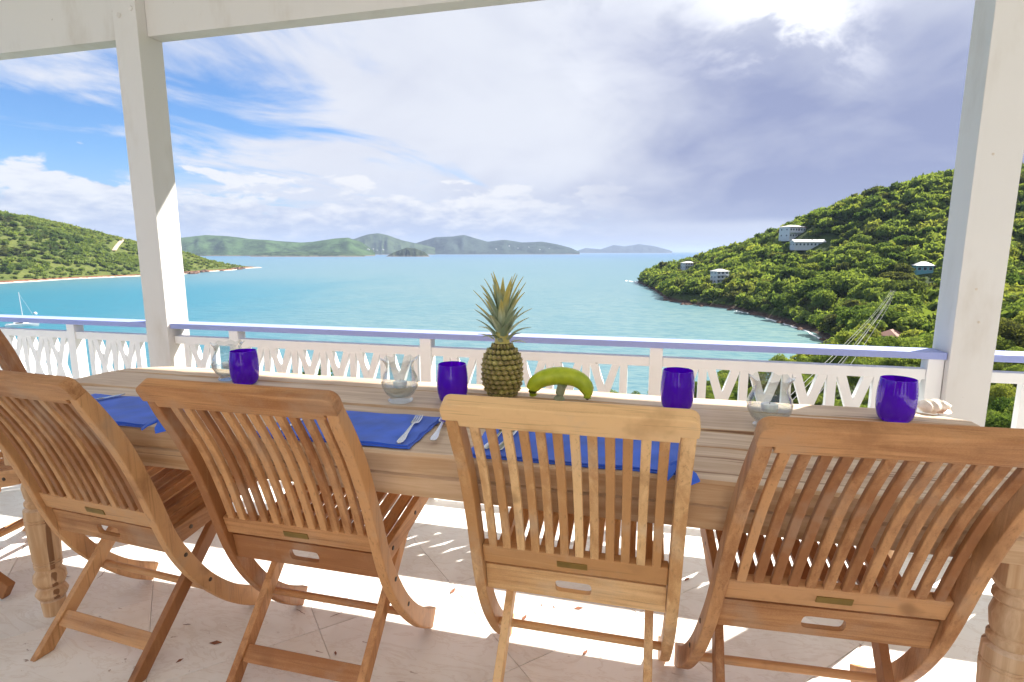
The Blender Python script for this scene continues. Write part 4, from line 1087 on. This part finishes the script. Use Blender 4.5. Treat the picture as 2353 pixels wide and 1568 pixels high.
# green fruit
ft = thing('green_plantain', 'thick curved green plantain arching over its pale stem beside the pineapple', 'plantain', (-.282*KT, 1.80*KT, TZ))
pts = []; rads = []
for i in range(19):
    u = i/18; a = math.pi*(1.04-u*1.08); pts.append((.096*math.cos(a), .012*math.sin(a*2), 0.010+.068*max(0, math.sin(a))**.8+(.012 if 0 < i < 18 else .006))); rads.append(.031*math.sin(math.pi*(.14+.72*u))**.55*(1 if 1 < i < 17 else .72))
MB().tube(pts, rads, 14).build('fruit', FRUIT, ft, True)
for i_ in (0, 18):
    MB().tube([pts[i_], (pts[i_][0]*1.0, pts[i_][1], pts[i_][2]-.004)], [rads[i_]*.55, rads[i_]*.3], 8).build('tip', BOLT, ft, True)
MB().tube([(-.005, .02, .003), (-.002, .015, .025), (.004, .008, .048), (.008, .004, .062)], [.020, .016, .015, .019], 12).build('stem', STEM, ft, True)
# conch shell on the far corner
sh = thing('sea_shell', 'cream sea shell lying on the far corner of the table by the thick post', 'shell', (.885*KT, 1.955*KT, TZ), R(20))
rg = []
for i in range(13):
    u = i/12; x = -.055+.11*u; r_ = .004+.024*math.sin(math.pi*u**.8)**.8*(1-.2*math.sin(u*30)); rg.append([(x, r_*1.2*math.cos(q), .020+r_*.8*math.sin(q)) for q in np.linspace(0, 2*math.pi, 13)[:-1]])
MB().loft(rg).build('body', SHELL, sh, True)
MB().loft([[(-.02+.05*u, -.028-.012*math.sin(math.pi*u), .006), (-.02+.05*u, -.010, .020+.006*math.sin(3*u)), (-.02+.05*u, -.012, .026), (-.02+.05*u, -.034-.014*math.sin(math.pi*u), .009)] for u in np.linspace(0, 1, 7)]).build('lip', SHELLP, sh, True)
# placemats
def placemat(c, w, d, rz, label, seed):
    g = random.Random(seed); o = thing('placemat', label, 'placemat', (c[0]*KT, c[1]*KT, TZ+.002), rz, 'blue cotton placemats')
    NX, NY = 18, 12
    for L in range(2):
        mb = MB(); ins = L*.006; z0 = L*.0042
        def zz(i, j): return z0+.0042+.0016*math.sin(i*.9+seed)*math.sin(j*.7+L)+.0012*math.sin(i*.37*j*.2+seed)
        top = [(-w/2+ins+(w-2*ins)*i/NX+.002*math.sin(j*1.7+L*2+seed), -d/2+ins+(d-2*ins)*j/NY+.002*math.sin(i*1.3+seed), zz(i, j) if L else max(.0030, zz(i, j)-.0014)) for j in range(NY+1) for i in range(NX+1)]
        bot = [(q[0], q[1], z0+.0002) for q in top]; n = len(top); mb.v = top+bot
        for j in range(NY):
            for i in range(NX):
                a = j*(NX+1)+i; mb.f += [(a, a+1, a+NX+2, a+NX+1), (n+a+NX+1, n+a+NX+2, n+a+1, n+a)]
        for i in range(NX): mb.f += [(i+1, i, n+i, n+i+1)]; b = NY*(NX+1)+i; mb.f += [(b, b+1, n+b+1, n+b)]
        for j in range(NY): a = j*(NX+1); mb.f += [(a, a+NX+1, n+a+NX+1, n+a)]; b = a+NX; mb.f += [(b+NX+1, b, n+b, n+b+NX+1)]
        mb.build('cloth_layer', CLOTH, o, True)
    return o
placemat((-1.63, 1.345), .48, .27, R(2), 'blue folded placemat with a knotted napkin end between two chairs near the plank ends', 1)
placemat((-.815, 1.368), .47, .27, R(2), 'blue folded placemat carrying a steel fork in front of the candle glass', 2)
placemat((-.165, 1.365), .54, .27, R(1), 'blue placemat behind the slats of the paler chair', 3)
def knot(loc, label):
    o = thing('napkin_knot', label, 'napkin', (loc[0]*KT, loc[1]*KT, loc[2]))
    MB().lathe([(-.014, .006), (-.008, .015), (0, .018), (.008, .015), (.014, .006)], 12).build('knot', CLOTH, o, True, loc=(0, 0, .016))
    for a, L in ((-2.2, .055), (-.9, .060), (.4, .03)):
        c_, s_ = math.cos(a), math.sin(a)
        MB().loft([[(c_*L*u-s_*w, s_*L*u+c_*w, h+.004), (c_*L*u+s_*w, s_*L*u-c_*w, h), (c_*L*u+s_*w, s_*L*u-c_*w, h+.003), (c_*L*u, s_*L*u, h+.010), (c_*L*u-s_*w, s_*L*u+c_*w, h+.007)] for u, w, h in ((.1, .006, .016), (.4, .012, .014), (.75, .016, .006), (1, .013, -.004))]).build('tail', CLOTH, o, True)
knot((-1.335, 1.235, TZ+.008), 'knotted blue napkin end hanging at the table edge')
knot((.075, 1.235, TZ+.008), 'knotted blue napkin end beside the post of the paler chair')
def cutlery(kind, a, b, label):
    A_, B__ = Vector((a[0]*KT, a[1]*KT, TZ+.0125)), Vector((b[0]*KT, b[1]*KT, TZ+.0125)); L = (B__-A_).length; ang = math.atan2(B__.y-A_.y, B__.x-A_.x)-math.pi/2
    o = thing(kind, label, kind.split('_')[-1], A_, ang, 'steel cutlery on the placemats')
    def bar(name, prof, parent):
        return MB().loft([[(-w, y, z), (w, y, z), (w, y, z+.0022), (0, y, z+.0034), (-w, y, z+.0022)] for y, w, z in prof]).build(name, STEEL, parent, True)
    bar('handle', [(0, .004, .0), (.006, .009, .0), (.03, .010, .0), (.07, .006, .001), (L*.60, .0035, .004), (L*.66, .004, .004)], o)
    if kind == 'dinner_fork':
        h_ = bar('head', [(L*.66, .0045, .004), (L*.70, .011, .002), (L*.76, .013, .001)], o)
        for q in (-.0102, -.0034, .0034, .0102): MB().loft([[(q-.0022*s_, y, z), (q+.0022*s_, y, z), (q+.0022*s_, y, z+.002), (q-.0022*s_, y, z+.002)] for y, z, s_ in ((L*.755, .001, 1), (L*.88, .001, 1), (L, .006, .5))]).build('tine', STEEL, h_)
    elif kind == 'table_spoon':
        bar('bowl', [(L*.66, .005, .004), (L*.72, .014, .001), (L*.82, .019, 0), (L*.92, .016, .001), (L, .004, .004)], o)
    else:
        bar('blade', [(L*.55, .006, .002), (L*.6, .009, .001), (L*.9, .009, .001), (L, .002, .001)], o)
    return o
cutlery('dinner_fork', (-.612, 1.252), (-.652, 1.478), 'steel dinner fork lying on the open blue placemat')
cutlery('table_spoon', (-.535, 1.29), (-.575, 1.505), 'steel spoon half hidden beside the chair with the pineapple behind')
cutlery('dinner_fork', (-.385, 1.262), (-.372, 1.455), 'steel fork seen between the slats of the paler chair')
cutlery('table_knife', (-.35, 1.262), (-.345, 1.455), 'steel knife seen between the slats of the paler chair')
cutlery('table_knife', (-1.80, 1.29), (-1.745, 1.475), 'steel knife lying on the placemat nearest the plank ends')
cutlery('dinner_fork', (-.98, 1.262), (-.96, 1.455), 'steel fork behind the slats of the darker stained chair')

# fallen leaves and twigs
TWIG = plain('dry_leaf', (.22, .085, .045), .8, var=.4, sc=60)
mb = MB(); g = random.Random(21)
for i in range(80):
    x, y = g.uniform(-2.2, 1.6), g.uniform(1.0, 2.4); a = g.random()*6.28; L = g.uniform(.006, .022)
    if g.random() < .5:
        pts = [(x+L*1.6*u*math.cos(a)+.003*math.sin(u*5+i), y+L*1.6*u*math.sin(a), .0022) for u in (-1, -.3, .3, 1)]; mb.tube(pts, [.0006, .0010, .0010, .0005], 4)
    else:
        c_, s_ = math.cos(a), math.sin(a); w = L*.38
        mb.add([(x-L*c_, y-L*s_, .002), (x-w*s_, y+w*c_, .005), (x+L*c_, y+L*s_, .003), (x+w*s_, y-w*c_, .0022)], [(0, 1, 2, 3)])
o = mb.build('leaf_litter', TWIG); o['kind'] = 'stuff'; o['label'] = 'scattered dry leaf bits and twigs on the stone floor'; o['category'] = 'leaves'

# ================================================================== haze over the sea
hm = bpy.data.materials.new('sea_haze'); hm.use_nodes = True; nt = hm.node_tree; nt.nodes.clear()
out = nt.nodes.new('ShaderNodeOutputMaterial'); pv = nt.nodes.new('ShaderNodeVolumePrincipled')
pv.inputs['Color'].default_value = (.56, .69, .95, 1); pv.inputs['Density'].default_value = HAZE; pv.inputs['Anisotropy'].default_value = .0
nt.links.new(pv.outputs[0], out.inputs['Volume'])
hz_ = MB().box((-62000, -62000, SEA-61), (62000, 62000, 262)).build('haze', hm); hz_['kind'] = 'stuff'; hz_['label'] = 'thin pale haze over the sea'; hz_['category'] = 'haze'
